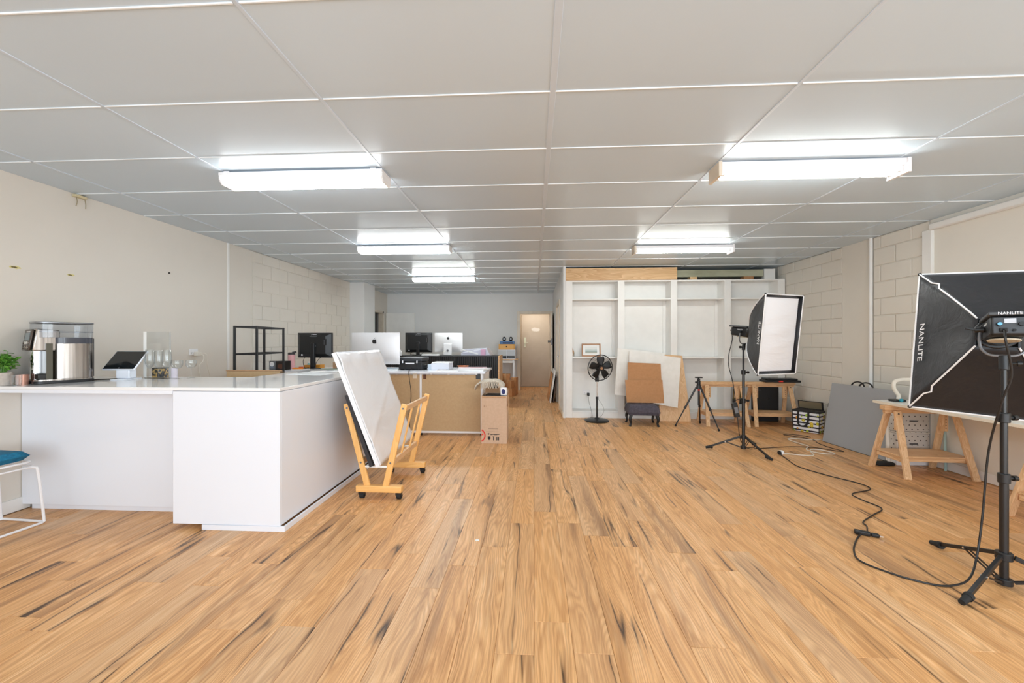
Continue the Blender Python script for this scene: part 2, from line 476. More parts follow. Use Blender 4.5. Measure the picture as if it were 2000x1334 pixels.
struct('baseboard_left', MB().box(XL, YF, .004, XL+.014, 2.93, .10), M_wpaint, .003)
# room beyond the left doorway
struct('wall_side_room', MB().box(-5.6, 9.0, 0, -5.5, 10.9, 2.5).box(-5.6, 8.9, 0, XL-.15, 9.0, 2.5).box(-5.6, 10.75, 0, XL-.15, 10.85, 2.5)
       .box(-5.6, 8.9, 2.5, XL-.15, 10.85, 2.6).box(-5.6, 8.9, -.06, XL-.15, 10.85, -.004), M_wall)
d2 = struct('door_2', MB().box(XL-.16, 9.36, 0, XL+.02, 9.42, 2.07).box(XL-.16, 10.24, 0, XL+.02, 10.30, 2.07).box(XL-.16, 9.36, 2.01, XL+.02, 10.30, 2.07), M_beige, .003)
part('door_leaf', MB().box(-3.90, 10.48, .01, -3.14, 10.52, 2.035), M_wpaint, d2, .002, label='white flush door leaf folded back against wall')
part('door_handle', MB().cyl((-3.2, 10.48, 1.0), (-3.2, 10.43, 1.0), .012).cyl((-3.2, 10.43, 1.0), (-3.31, 10.43, 1.0), .009), M_chrome, d2)
bl = thing('vertical_blind', 'dark vertical blind behind the open doorway at far left', 'blind', (-4.02, 9.55, .35))
for k in range(7):
    part('slat', MB().cbox((0, k*.11, .83), (.012, .085, 1.66)), M_black if k % 2 else M_grey, bl, rot=(0, 0, 0))
part('head_rail', MB().box(-.02, -.06, 1.66, .02, .74, 1.70), M_black, bl)
part('bottom_weight', MB().box(-.012, -.05, -.35, .012, .73, 0), M_dark, bl)

# ---- right wall
wr = MB()
wr.box(XR, YF, 0, XR+.15, -1.87, ZC+.01).box(XR, .07, 0, XR+.15, 4.44, ZC+.01).box(XR, -1.87, 0, XR+.15, .07, .28).box(XR, -1.87, 2.02, XR+.15, .07, ZC+.01)
wr.box(XR+.012, 4.44, 0, XR+.15, 5.19, ZC+.01)
wr.box(XR, 5.19, 0, XR+.15, 5.645, ZC+.01)
wr.box(XR+.012, 5.645, 0, XR+.15, YB+.1, ZC+.01)
wall_right = struct('wall_right', wr, M_block)
blocks(wall_right, XR+.012, -1, 4.45, 5.15, M_block)
blocks(wall_right, XR+.012, -1, 5.65, 7.10, M_block)
struct('trim_3', MB().box(XR-.03, 4.40, 0, XR+.02, 4.50, ZC-.1), M_wpaint, .004)
struct('trim_4', MB().cyl((XR-.012, 5.17, 0), (XR-.012, 5.17, ZC), .02, n=12), M_wpaint)
struct('assumed_window_1', MB().box(XR-.01, -1.89, .26, XR+.06, -1.84, 2.04).box(XR-.01, .04, .26, XR+.06, .09, 2.04).box(XR-.01, -1.84, 2.0, XR+.06, .04, 2.04).box(XR-.01, -1.84, .26, XR+.06, .04, .30), M_wpaint, .003)  # unseen window frame, added around the assumed side fill
struct('trim_5', MB().box(XR-.05, YF, 2.43, XR, 4.41, 2.50), M_wpaint, .012)
struct('baseboard_right', MB().box(XR-.014, YF, .004, XR, 4.40, .09), M_wpaint, .003)

# ---- back wall with its doorway, vestibule
wb = MB()
wb.box(XL-.1, YB, 0, -.44, YB+.1, ZC+.01).box(-.44, YB, 2.06, .45, YB+.1, ZC+.01).box(.45, YB, 0, XR+.1, YB+.1, ZC+.01)
struct('wall_back', wb, M_wallb)
struct('wall_vestibule', MB().box(-.50, YB+.1, 0, -.42, 11.6, 2.4).box(.47, YB+.1, 0, .55, 11.6, 2.4).box(-.5, 11.55, 0, .55, 11.65, 2.4).box(-.5, YB+.1, 2.3, .55, 11.65, 2.4), M_beige)
d1 = struct('door_1', MB().box(-.445, YB-.03, 0, -.365, YB+.11, 2.075).box(.40, YB-.03, 0, .49, YB+.11, 2.075).box(-.365, YB-.03, 2.0, .40, YB+.11, 2.075), M_beige, .004)
part('door_leaf', MB().box(.41, 9.84, .012, .448, YB-.03, 2.0), M_beige, d1, .002)
lk = part('door_lock', MB().cyl((.41, 9.89, 1.285), (.35, 9.89, 1.285), .026, .02).cyl((.35, 9.89, 1.285), (.335, 9.89, 1.285), .03).box(.412, 9.835, 1.2, .446, 9.842, 1.36), M_grey, d1, label='dark grey door knob and latch plate')
part('keyhole_plate', MB().cyl((.412, 9.89, 1.13), (.402, 9.89, 1.13), .02), M_chrome, d1)
d4 = struct('door_4', MB().box(-.36, 11.50, .012, .44, 11.54, 2.04), M_beigedoor, .003)
part('handle_plate', MB().box(-.29, 11.485, 1.12, -.23, 11.50, 1.40).cyl((-.26, 11.485, 1.25), (-.26, 11.45, 1.25), .01).cyl((-.26, 11.45, 1.25), (-.17, 11.45, 1.25), .009), mat('pale_green_plate', C(226, 232, 214), .4), d4)
def blob(cx, cz, rx, rz, y0, y1, n=26, seed=1):
    r_ = random.Random(seed)
    poly = [(cx+rx*(1+.12*r_.uniform(-1, 1))*math.cos(2*math.pi*i/n), cz+rz*(1+.18*r_.uniform(-1, 1))*math.sin(2*math.pi*i/n)) for i in range(n)]
    b = MB().prism(poly, 0, y1-y0)
    b.v = [(x, y1-z, y) for x, y, z in b.v]; return b
part('paint_patch', blob(.04, 1.62, .125, .055, 11.498, 11.5015), mat('patched_white_paint', C(226, 222, 216), .5), d4, label='whitish oval patch of paint')

# ---- corridor partition on the right, with a side door
struct('wall_corridor', MB().box(.49, 6.83, 0, .53, 7.66, ZC+.01).box(.49, 8.70, 0, .53, YB, ZC+.01).box(.49, 7.66, 2.05, .53, 8.70, ZC+.01), M_wallb)
struct('baseboard_corridor', MB().box(.478, 6.82, .004, .49, 7.62, .09).box(.478, 8.74, .004, .49, 9.8, .09), M_beige, .002)
d3 = struct('door_3', MB().box(.466, 7.62, 0, .535, 7.70, 2.08).box(.466, 8.66, 0, .535, 8.74, 2.08).box(.466, 7.70, 2.01, .535, 8.66, 2.08), M_beige, .003)
part('door_leaf', MB().box(.50, 7.70, .01, .53, 8.66, 2.01), M_wpaint, d3)
part('door_handle', MB().cyl((.50, 7.78, 1.0), (.45, 7.78, 1.0), .011).cyl((.45, 7.78, 1.0), (.45, 7.89, 1.0), .009), M_chrome, d3)
# wall that closes the room behind the shelving, and the shopfront behind the camera
struct('wall_storeroom', MB().box(.53, 7.62, 0, XR+.02, 7.70, ZC+.01), mat('storeroom_grey', C(150, 142, 128), .8))
area('vestibule_fill_light', (0, 10.9, 2.28), (0, 0, 0), .5, .3, 6.5, (1, .96, .9))  # added fill light, no fitting seen, brightens the vestibule and its door
struct('wall_front', MB().box(XL-.1, YF-.1, 0, XR+.1, YF, .28).box(XL-.1, YF-.1, 2.42, XR+.1, YF, ZC+.05).box(XL-.1, YF-.1, .28, XL+.25, YF, 2.42).box(XR-.25, YF-.1, .28, XR+.1, YF, 2.42), M_wall)

# ---- fluorescent battens
def batten_wrap(loc, label, L=1.23, m=None):
    t = thing('ceiling_light', label, 'light', loc, 0, 'fluorescent ceiling lights')
    part('batten_body', MB().box(-L/2, -.092, -.030, L/2, .092, -.006).box(-L/2+.05, -.05, -.006, L/2-.05, .05, 0), M_wmetal, t, .003)
    prof = [(-.085, -.031), (-.085, -.058), (-.06, -.088), (.06, -.088), (.085, -.058), (.085, -.031)]
    b = MB().prism(prof, -L/2+.012, L/2-.012); b.v = [(z, x, y) for x, y, z in b.v]
    part('diffuser', b, m or M_lamp, t, label='glowing white wrap-around diffuser')
    for s in (-1, 1):
        p2 = [(x*1.02, y-.001) for x, y in prof]
        e = MB().prism(p2, 0, .012); e.v = [(s*(L/2-.012)+(z if s > 0 else -z), x, y) for x, y, z in e.v]
        part('end_cap', e, M_wmetal, t)
    for s in (-1, 1):
        part('clip', MB().box(s*.55-.02, -.0965, -.036, s*.55+.02, -.0925, -.002), M_wmetal, t)
    return t
def batten_bare(loc, label, L=1.25, m=None):
    t = thing('ceiling_light', label, 'light', loc, 0, 'fluorescent ceiling lights')
    part('batten_body', MB().box(-L/2, -.075, -.042, L/2, .075, 0), M_wmetal, t, .003)
    for s in (-.04, .04):
        part('tube', MB().cyl((-L/2+.05, s, -.066), (L/2-.05, s, -.066), .0135, n=14), m or M_tubelit, t, label='glowing fluorescent tube')
    for s in (-1, 1):
        part('end_plate', MB().box(s*L/2-.012, -.085, -.10, s*L/2+.012, .085, 0), M_beige if s < 0 else M_wmetal, t, .002)
        for q in (-.04, .04):
            part('lamp_holder', MB().box(s*(L/2-.035)-.012, q-.014, -.085, s*(L/2-.035)+.012, q+.014, -.042), M_wmetal, t, .003)
    return t
zl = ZC-.006
batten_wrap((-1.71, 2.95, zl), 'fluorescent ceiling light with smooth white diffuser, nearest on the left')
batten_bare((1.92, 2.97, zl), 'fluorescent ceiling light with bare twin tubes, nearest on the right')
batten_wrap((-1.70, 5.25, zl), 'fluorescent ceiling light with diffuser, middle of the left row', 1.22, emis('lit_diffuser_middle', (.95, .985, 1, 1), LAMP_E*1.2))
batten_bare((1.945, 5.44, zl), 'fluorescent ceiling light with bare tubes in front of pine beam', 1.25, emis('lit_tube_middle', (.96, 1, .96, 1), LAMP_E*2.6))
batten_wrap((-1.74, 7.76, zl), 'farthest and smallest fluorescent ceiling light, near the back wall', 1.22, emis('lit_diffuser_rear', (.94, 1, .97, 1), LAMP_E*2.3))

# ---- built-in shelving at the right
su = thing('shelving_wall', 'white built-in shelving wall of four tall open bays', 'shelving', (0, 6.85, 0))
part('back_panel', MB().box(.53, .27, .0, 4.10, .285, 2.31), M_wpaint, su)
posts = [(.532, .644), (1.40, 1.51), (2.265, 2.373), (3.134, 3.241), (3.985, 4.10)]
for a, b in posts: part('upright', MB().box(a, 0, 0, b, .27, 2.31), M_wpaint, su, .004)
for i in range(4):
    a, b = posts[i][1], posts[i+1][0]
    part('plinth', MB().box(a, .006, 0, b, .03, .10), M_wpaint, su, .003)
    part('bottom_shelf', MB().box(a, .02, .10, b, .27, .118), M_wpaint, su, .002)
    part('shelf', MB().box(a, .012, 1.985, b, .27, 2.005), M_wpaint, su, .002)
    part('shelf', MB().box(a, .012, 1.005, b, .27, 1.028), M_wpaint, su, .002)
    part('top_rail', MB().box(a, .004, 2.285, b, .27, 2.31), M_wpaint, su, .002)
    part('batten', MB().box(b-.05, .25, 1.03, b, .27, 1.98), M_wpaint, su, .002)
single('pine_beam', MB().box(.532, 6.835, 2.3105, 2.365, 6.88, 2.515), M_beam, 'thick pine beam lying along the top of the white shelving', 'beam', bev=.003)
single('grey_green_timber', MB().box(2.39, 6.98, 2.375, 3.83, 7.02, 2.49), noisy('weathered_green_timber', C(176, 176, 152), C(150, 150, 126), 6, .7, .05, (.3, 1, 1)), 'grey-green weathered timber length above the right shelving bays', 'timber', bev=.003)
single('timber_block', MB().box(2.62, 6.96, 2.3105, 2.74, 7.08, 2.374), M_beam, 'short pine block under the grey-green timber, left one', 'timber', bev=.003)
single('timber_block', MB().box(3.50, 6.96, 2.3105, 3.66, 7.08, 2.374), M_cardbrown, 'short brown block under the grey-green timber, right one', 'timber', bev=.003)
struct('trim_6', MB().box(3.84, 6.98, 2.3105, 4.02, 7.06, 2.50), M_wpaint, .003)

# ---- power outlets and marks on the walls
def outlet(loc, rz, label, plugs):
    t = thing('power_outlet', label, 'outlet', loc, rz)
    part('face_plate', MB().box(-.058, -.009, -.037, .058, 0, .037), M_wmetal, t, .003)
    for s in (-.03, .03):
        part('switch', MB().box(s-.006, -.013, .012, s+.006, -.009, .026), M_wmetal, t, .001)
        part('socket_slots', MB().cbox((s-.006, -.0095, -.006), (.0025, .001, .009), Matrix.Rotation(.5, 3, 'Y')).cbox((s+.006, -.0095, -.006), (.0025, .001, .009), Matrix.Rotation(-.5, 3, 'Y')).cbox((s, -.0095, -.018), (.0025, .001, .009)), M_ink, t)
    return t
outlet((.908, 7.12, .40), 0, 'white double power outlet in the first shelving bay', 0)
outlet((XL+.001, 4.44, 1.165), R(90), 'small cream power outlet on the left wall above counter', 0)
def wall_hole(y, z, w, h, label, seed):
    r_ = random.Random(seed); n = 14
    pol = [(w*(.8+.4*r_.random())*math.cos(2*math.pi*i/n), h*(.7+.6*r_.random())*math.sin(2*math.pi*i/n)) for i in range(n)]
    a = MB().prism(pol, 0, .0015); a.v = [(XL+q, y+x, z+p) for x, p, q in a.v]
    o = single('wall_damage', a, mat('torn_plaster', C(214, 204, 140), .9), label, 'wall damage')
    b = MB().prism([(x*.55, p*.45) for x, p in pol], .0012, .0025); b.v = [(XL+q, y+x-w*.2, z+p) for x, p, q in b.v]
    part('hole', b, mat('hole_shadow_brown', C(96, 84, 56), .9), o)
wall_hole(2.846, 1.845, .035, .012, 'yellowish torn plaster patch higher on left wall, left one', 3)
wall_hole(3.211, 1.846, .028, .009, 'yellowish torn plaster patch on left wall, right one', 5)
single('wall_plug', MB().cyl((XL, 4.134, 2.02), (XL+.008, 4.134, 2.02), .009, n=10), M_ink, 'small dark screw plug on the left wall', 'plug')
t = thing('loose_ceiling_wires', 'two loose wires hanging where left wall meets ceiling', 'wires', (XL+.02, 3.257, ZC-.008))
part('joint_block', MB().box(-.018, -.04, -.022, .02, .05, 0), mat('aged_cream', C(206, 194, 158), .7), t, .004)
for y in (-.02, .045):
    part('wire', MB().tube([(0, y, -.02), (.004, y+.004, -.06), (0, y+y*.15, -.10)], .003, 6, 4), mat('old_wire', C(150, 140, 112), .7), t)

# ================================================================ COUNTER (left)
CT = .97
ct = MB().prism([(XL+.005, 2.64), (-1.715, 2.64), (-1.715, 4.46), (-2.50, 4.46), (-2.50, 3.45), (XL+.005, 3.45)], CT-.022, CT)
single('counter_worktop', ct, M_gloss, 'glossy white L-shaped worktop carrying glasses and coffee machine', 'worktop', bev=.002)
cu = thing('counter_end_cabinet', 'white boxy end cabinet of the counter with recessed kickboard', 'cabinet', (-1.715, 2.645, 0))
part('carcass', MB().box(-.76, .018, .036, -.018, .80, CT-.023), M_white, cu)
part('front_panel', MB().box(-.76, 0, .036, 0, .018, CT-.026), M_white, cu, .0015)
part('side_panel', MB().box(-.018, .019, .036, 0, 1.80, CT-.026), M_white, cu, .0015)
part('rear_panel', MB().box(-.78, 1.785, .0, -.019, 1.80, CT-.026), M_white, cu, .0015)
part('inner_panel', MB().box(-.78, .81, .0, -.765, 1.784, CT-.026), M_white, cu, .0015)
part('kickboard', MB().box(-.55, -.005, 0, .035, .012, .035), M_white, cu, .001)
part('kickboard', MB().box(.019, .013, 0, .035, 1.80, .035), M_white, cu, .001)
cf = thing('counter_front_unit', 'white recessed counter front panel beneath the overhanging worktop', 'cabinet', (XL, 2.88, 0))
part('front_panel', MB().box(.004, 0, .045, 1.437, .018, CT-.046), M_white, cf, .0015)
part('carcass', MB().box(.004, .019, .045, 1.437, .50, CT-.023), M_white, cf)
part('kickboard', MB().box(.05, .03, 0, 1.437, .045, .044), M_white, cf, .001)
part('worktop_edge', MB().box(.008, -.236, CT-.046, 1.436, -.20, CT-.0225), M_white, cf, .001)

# ---- stool with cushion, bottom left
st = thing('wire_stool', 'white bent wire stool at the left edge in front of counter', 'stool', (-3.66, 2.46, 0), R(-4))
def rrect(hx, hy, z, r=.05, n=5):
    o = []
    for cx, cy, a0 in ((hx-r, hy-r, 0), (-hx+r, hy-r, 90), (-hx+r, -hy+r, 180), (hx-r, -hy+r, 270)):
        for i in range(n+1):
            a = R(a0+90*i/n); o.append((cx+r*math.cos(a), cy+r*math.sin(a), z))
    return o
part('seat_ring', MB().tube(rrect(.165, .185, .452, .05), .007, 8, closed=True), M_wmetal, st)
part('lower_seat_ring', MB().tube(rrect(.165, .20, .415, .05), .006, 8, closed=True), M_wmetal, st)
for s in (-1, 1):
    part('seat_wire', MB().tube([(s*.06, -.18, .446), (s*.06, .18, .446)], .004, 6), M_wmetal, st)
part('sled_base', MB().tube(rrect(.185, .235, .009, .025), .0085, 8, closed=True), M_wmetal, st)
for sx in (-1, 1):
    for sy in (-1, 1):
        part('leg', MB().tube([(sx*.155, sy*.14, .415), (sx*.165, sy*.19, .405), (sx*.172, sy*.205, .36), (sx*.182, sy*.232, .012)], .008, 8, 4), M_wmetal, st)
def cushion(hx, hy, h):
    b = MB(); n = 14
    def f(s):
        def g(u, v):
            x = (u-.5)*2; y = (v-.5)*2
            k = (1-abs(x)**6)*(1-abs(y)**6)
            return (x*hx, y*hy, s*h*.5*max(0, k)**.2)
        return g
    b.grid(f(1), n, n); b.grid(f(-1), n, n); return b
single('seat_cushion', cushion(.16, .178, .074), noisy('teal_velvet', C(16, 116, 150), C(8, 92, 126), 50, .8, .05), 'teal fabric cushion lying on the white wire stool', 'cushion', (-3.665, 2.455, .498), R(-4))

# ---- potted plant and cups beside the coffee machine
t = thing('potted_plant', 'small leafy green plant in a grey concrete pot on counter', 'plant', (-3.80, 2.69, CT))
part('pot', MB().lathe([(.046, 0), (.05, .004), (.054, .09), (.056, .094), (.05, .094), (.048, .08), (.001, .08)], 28), noisy('pale_concrete', C(196, 188, 180), C(182, 174, 166), 40, .85, .1), t)
part('soil', MB().lathe([(.0485, .076), (.001, .082)], 16), mat('soil', C(70, 52, 40), .95), t)
M_leaf = noisy('leaf_green', C(118, 176, 66), C(66, 128, 48), 30, .5, .02)
r_ = random.Random(4)
leafm = MB()
leafm.add([(0,0,0),(.011,.008,.004),(.012,.02,.003),(0,.032,-.002),(-.012,.02,.003),(-.011,.008,.004),(0,.015,-.001)],
          [(0,1,6),(1,2,6),(2,3,6),(3,4,6),(4,5,6),(5,0,6)])
lme = leafm.mesh('leaf', M_leaf, 60)
stems = MB()
for k in range(26):
    a = r_.uniform(0, 2*math.pi); sp = r_.uniform(.02, .11); hh = r_.uniform(.05, .12) if sp > .06 else r_.uniform(.10, .18)
    p1 = Vector((math.cos(a)*sp, math.sin(a)*sp, .08+hh))
    if p1.x < -.075: p1.x = -.075
    stems.tube([(math.cos(a)*.01, math.sin(a)*.01, .075), (p1.x*.5, p1.y*.5, .08+hh*.7), p1], .0016, 5, 3)
    for q in range(7):
        tt = .45+.55*q/6; b = Vector((p1.x*tt, p1.y*tt, .08+hh*tt**.8))
        o = bpy.data.objects.new('leaf', lme); link(o, t); o.location = b
        o.rotation_euler = (r_.uniform(-.2, .9), r_.uniform(-.4, .4), q*2.4+a); s_ = r_.uniform(.7, 1.15); o.scale = (s_, s_, s_)
part('stems', stems, M_leaf, t)
def tumbler_mb(r0, r1, h, th=.0022):
    return MB().lathe([(.001, .003), (r0-th, .004), (r1-th, h), (r1, h), (r0, 0), (.001, 0)], 24, cap0=False, cap1=False)
single('votive_glass', tumbler_mb(.027, .03, .075), M_glass, 'clear votive glass beside the concrete plant pot', 'glass', (-3.705, 2.70, CT))
o = single('candle_cup', tumbler_mb(.032, .034, .072, .003), mat('copper_pink', C(214, 160, 140), .3, .4), 'copper pink cup between votive glass and coffee machine', 'cup', (-3.745, 2.765, CT))
single('dark_box', MB().box(-.025, -.02, 0, .025, .02, .15), mat('navy_card', C(42, 44, 74), .6), 'narrow navy box standing behind the coffee machine', 'box', (-3.86, 2.96, CT), R(10), bev=.002)

# ---- coffee / water machine
cm = thing('coffee_machine', 'steel countertop coffee machine with clear water tank', 'coffee machine', (-3.675, 2.93, CT), R(-26))
def rounded(hx, y0, y1, r, n=6):
    o = []
    for cx, cy, a0 in ((hx-r, y1-r, 0), (-hx+r, y1-r, 90), (-hx+r, y0+r, 180), (hx-r, y0+r, 270)):
        for i in range(n+1):
            a = R(a0+90*i/n); o.append((cx+r*math.cos(a), cy+r*math.sin(a)))
    return o
part('base', MB().prism(rounded(.125, -.145, .18, .045), 0, .022), M_black, cm, .003)
part('base_band', MB().prism(rounded(.122, -.142, .177, .045), .022, .032), M_steel, cm)
part('body', MB().prism(rounded(.122, -.05, .178, .06), .032, .30), M_steel, cm, .002)
part('dark_band', MB().prism(rounded(.121, -.05, .177, .06), .300, .345), mat('smoked_band', C(70, 72, 80), .12), cm)
wt = part('water_tank', MB().prism(rounded(.122, -.13, .178, .06), .345, .45), M_tank, cm, .002)
part('tank_rib', MB().prism(rounded(.1235, -.132, .1795, .06), .385, .392), M_tank, wt)
part('tank_lid', MB().prism(rounded(.125, -.133, .181, .06), .45, .463), mat('grey_lid', C(140, 142, 146), .25, .6), cm, .003)
part('back_plate', MB().box(-.06, .1785, .035, .06, .186, .34), M_black, cm, .002)
part('chrome_spout_cover', MB().prism(rounded(.052, -.045, .045, .04), 0, .215), M_chrome, cm, loc=(-.04, -.095, .032))
part('spout_recess', MB().box(-.09, -.085, .033, .118, -.052, .30), mat('dark_olive_plastic', C(78, 74, 60), .35), cm)
part('drip_tray', MB().box(.02, -.125, .033, .11, -.06, .075), M_black, cm, .006)
hd = MB().prism([(-.055, .0), (.085, .0), (.085, .155), (-.035, .165)], -.10, .10)
hd.v = [(z, x, y) for x, y, z in hd.v]
part('head', hd, M_steel, cm, .008, loc=(0, -.095, .245))
pn = MB().cbox((0, 0, 0), (.17, .012, .158)); 
cp = part('control_panel', pn, mat('bronze_black_panel', C(74, 62, 52), .25), cm, .01, loc=(.0, -.152, .327), rot=(R(-8), 0, 0))
part('display', MB().box(-.045, -.0085, -.005, .06, -.006, .052), mat('lcd_grey_blue', C(120, 136, 142), .2), cp, .001)
part('display_header', MB().box(-.03, -.008, .056, .05, -.006, .062), M_wprint, cp)
for k in range(4): part('button', MB().cyl((-.06+.04*k, -.006, -.024), (-.06+.04*k, -.0095, -.024), .010, n=14), mat('button_white', C(226, 222, 214), .4) if k in (1, 2) else M_steel, cp)
for k in range(3): part('button', MB().cyl((-.055+.055*k, -.006, -.055), (-.055+.055*k, -.0095, -.055), .011, n=14), M_steel, cp)
single('tablet_lead', MB().tube([(-3.56, 3.075, CT+.006), (-3.46, 3.16, CT+.006), (-3.46, 3.30, CT+.006), (-3.52, 3.36, CT+.006)], .005, 8, 5), M_cabk, 'black power cord lying behind the tablet stand', 'cable')

# ---- tablet on stand
t = thing('tablet_stand', 'white point of sale stand holding a dark tilted tablet', 'tablet', (-3.385, 3.15, CT), R(4))
part('foot_plate', MB().box(-.03, -.075, 0, .075, .10, .009), M_white, t, .004)
part('pedestal', MB().box(-.055, .0, .0095, .055, .07, .10), M_white, t, .008)
tb = part('tablet', MB().cbox((0, 0, 0), (.265, .014, .205)), M_white, t, .006, loc=(-.03, .062, .155), rot=(R(-42), 0, 0))
part('screen', MB().cbox((0, -.0075, 0), (.25, .002, .19)), M_screen, tb, .002)
part('home_mark', MB().cyl((0, -.008, -.083), (0, -.0088, -.083), .006, n=14), M_grey, tb)

# ---- acrylic sign holder
t = thing('acrylic_sign_holder', 'tall clear acrylic sign holder behind the wine glasses', 'sign holder', (-3.26, 3.335, CT), R(3))
part('upright_sheet', MB().box(-.11, 0, .006, .11, .003, .40), M_acryl, t)
part('front_sheet', MB().box(-.11, -.012, .006, .11, -.009, .40), M_acryl, t)
part('edge_strip', MB().box(-.112, -.013, .004, -.085, -.0125, .40), mat('frosted_edge', C(240, 238, 234), .4), t)
part('edge_strip', MB().box(.1101, -.012, .004, .113, .003, .40), mat('acrylic_edge', C(176, 174, 170), .3), t)
part('foot', MB().box(-.11, -.04, 0, .11, .02, .0055), M_acryl, t)

# ---- glasses
def wine(label, loc, prof, grp='glasses on the counter', name='wine_glass'):
    t = thing(name, label, 'glass', loc, 0, grp)
    bowl, stem, foot = prof
    part('bowl', MB().lathe(bowl, 28, cap0=False, cap1=False), M_glass, t)
    part('stem', MB().lathe(stem, 12), M_glass, t)
    part('foot', MB().lathe(foot, 28), M_glass, t)
def winep(r, h0, h1, rm):
    hb = h1-h0
    out = [(.003, h0), (r*.55, h0+hb*.10), (r*.92, h0+hb*.28), (r, h0+hb*.45), (r*.95, h0+hb*.7), (rm, h1)]
    inn = [(q-.0013 if q > .004 else .0015, z+(.002 if i == len(out)-1 else .0025)) for i, (q, z) in enumerate(out)]
    return (out+inn[::-1], [(.0032, .0035), (.003, h0*.6), (.0045, h0+.003)], [(.034, 0), (.033, .0015), (.006, .0035)])
wine('clear wine glass, first from the tablet', (-3.252, 3.255, CT), winep(.034, .082, .245, .029))
wine('clear wine glass, middle of the three tall ones', (-3.178, 3.262, CT), winep(.033, .082, .238, .028))
wine('clear wine glass, nearest to the coupe glasses', (-3.105, 3.26, CT), winep(.034, .082, .242, .029))
def coupe(r):
    out = [(.003, .085), (r*.6, .09), (r*.93, .108), (r, .13), (r*.96, .152)]
    inn = [(q-.0013 if q > .004 else .0015, z+.002) for q, z in out]
    return (out+inn[::-1], [(.003, .0035), (.003, .06), (.0045, .087)], [(.031, 0), (.03, .0015), (.006, .0035)])
wine('short-bowled coupe glass, left one of the pair', (-3.015, 3.26, CT), coupe(.042), name='coupe_glass')
wine('short-bowled coupe glass, right one of the pair', (-2.97, 3.35, CT), coupe(.042), name='coupe_glass')
# small tins behind the glasses
m_ = mat('gold_black_print', C(200, 160, 84), .45); tt = NT(m_)
tt.link(tt.mix(tt.maprange(tt.noise(tt.obj(), 38, 2), .47, .53, 0, 1), C(212, 172, 96), C(26, 24, 20)), 'Base Color')
o = single('patterned_tin', MB().box(-.05, -.03, 0, .05, .03, .075), m_, 'gold and black patterned tin behind the wine glasses', 'tin', (-3.31, 3.413, CT), bev=.003)
part('lid', MB().box(-.052, -.032, .0755, .052, .032, .084), M_ink, o, .002)
o = single('lilac_cup', tumbler_mb(.03, .034, .08, .003), mat('lilac_glaze', C(214, 206, 216), .35), 'pale lilac cup behind the middle wine glass', 'cup', (-3.185, 3.408, CT))
# plug with two cables
t = thing('plug_adaptor', 'cream plug with two white cables on the left wall', 'plug', (XL+.0145, 4.46, 1.145))
part('plug_body', MB().box(0, -.03, -.028, .05, .03, .024), M_cabw, t, .006)
part('cable', MB().tube([(.05, .0, .0), (.085, .01, -.02), (.08, .015, -.08), (.055, -.02, -.16), (.06, .02, -.35)], .005, 8, 6), M_cabw, t)
part('cable', MB().tube([(.05, .012, .006), (.095, .04, -.01), (.085, .06, -.09), (.075, .09, -.18), (.06, .16, -.35)], .005, 8, 6), M_cabw, t)

# ---- black metal rack behind the counter
rk = thing('metal_rack', 'tall black metal rack with open shelves behind the counter', 'rack', (-3.34, 4.775, 0), R(10))
hx, hy, hz = .118, .345, 1.463
for sx in (-1, 1):
    for sy in (-1, 1):
        part('post', MB().box(sx*hx-.011, sy*hy-.011, 0, sx*hx+.011, sy*hy+.011, hz), M_blackm, rk, .002)
for z in (hz-.012, 1.14, .80, .45, .12):
    for sx in (-1, 1): part('long_rail', MB().box(sx*hx-.008, -hy+.012, z-.008, sx*hx+.008, hy-.012, z+.01), M_blackm, rk)
    for sy in (-1, 1): part('short_rail', MB().box(-hx+.012, sy*hy-.008, z-.008, hx-.012, sy*hy+.008, z+.01), M_blackm, rk)
wbx = thing('timber_board', 'brown timber board standing on edge behind the counter', 'board', (-2.82, 3.93, 0), R(1))
part('board', MB().box(-.285, 0, 0, .27, .03, .985), M_mdf, wbx, .003)
part('edge_cap', MB().box(-.29, -.004, .9855, .272, .034, .995), M_card, wbx, .002)
part('end_strip', MB().box(.2705, -.003, 0, .285, .033, .985), mat('dark_wood_end', C(112, 88, 62), .6), wbx, .001)

# ================================================================ WORKBENCH in the middle
WB = .88
wbn = thing('workbench', 'long white-framed workbench with brown board back panels', 'workbench', (0, 5.46, 0))
part('bench_top', MB().box(XL+.02, -.06, WB-.03, -.655, .80, WB), M_white, wbn, .002)
for x in (-.725, -1.565, -2.03):
    part('leg', MB().box(x, 0, .035, x+.028, .03, WB-.031), M_wmetal, wbn, .002)
    part('leg', MB().box(x, .72, .0, x+.028, .75, WB-.031), M_wmetal, wbn, .002)
    part('castor', MB().box(x-.005, .0, .012, x+.035, .035, .034).cyl((x+.0, .0175, .014), (x+.03, .0175, .014), .0138, n=14), M_black, wbn)
part('base_rail', MB().box(-2.0, .002, .035, -.726, .028, .06), M_wmetal, wbn, .002)
part('top_rail', MB().box(-2.0, .03, WB-.075, -.726, .05, WB-.031), M_wmetal, wbn, .002)
part('back_panel', MB().box(-1.536, .008, .061, -.726, .02, WB-.048), M_mdf, wbn, .001, label='brown board panel')
part('back_panel', MB().box(-2.0, .008, .061, -1.566, .02, WB-.048), M_mdf, wbn, .001, label='brown board panel')
part('end_panel', MB().box(-2.14, .0, .0, -2.035, .018, WB-.031), M_wpaint, wbn, .001, label='off-white end panel')
part('end_panel', MB().box(-.70, .05, .06, -.69, .75, WB-.031), M_wpaint, wbn, .001, label='off-white end panel')
part('bracket', MB().box(-1.66, -.004, .78, -1.60, .007, .845), M_beige, wbn, .003, label='cream plastic bracket')
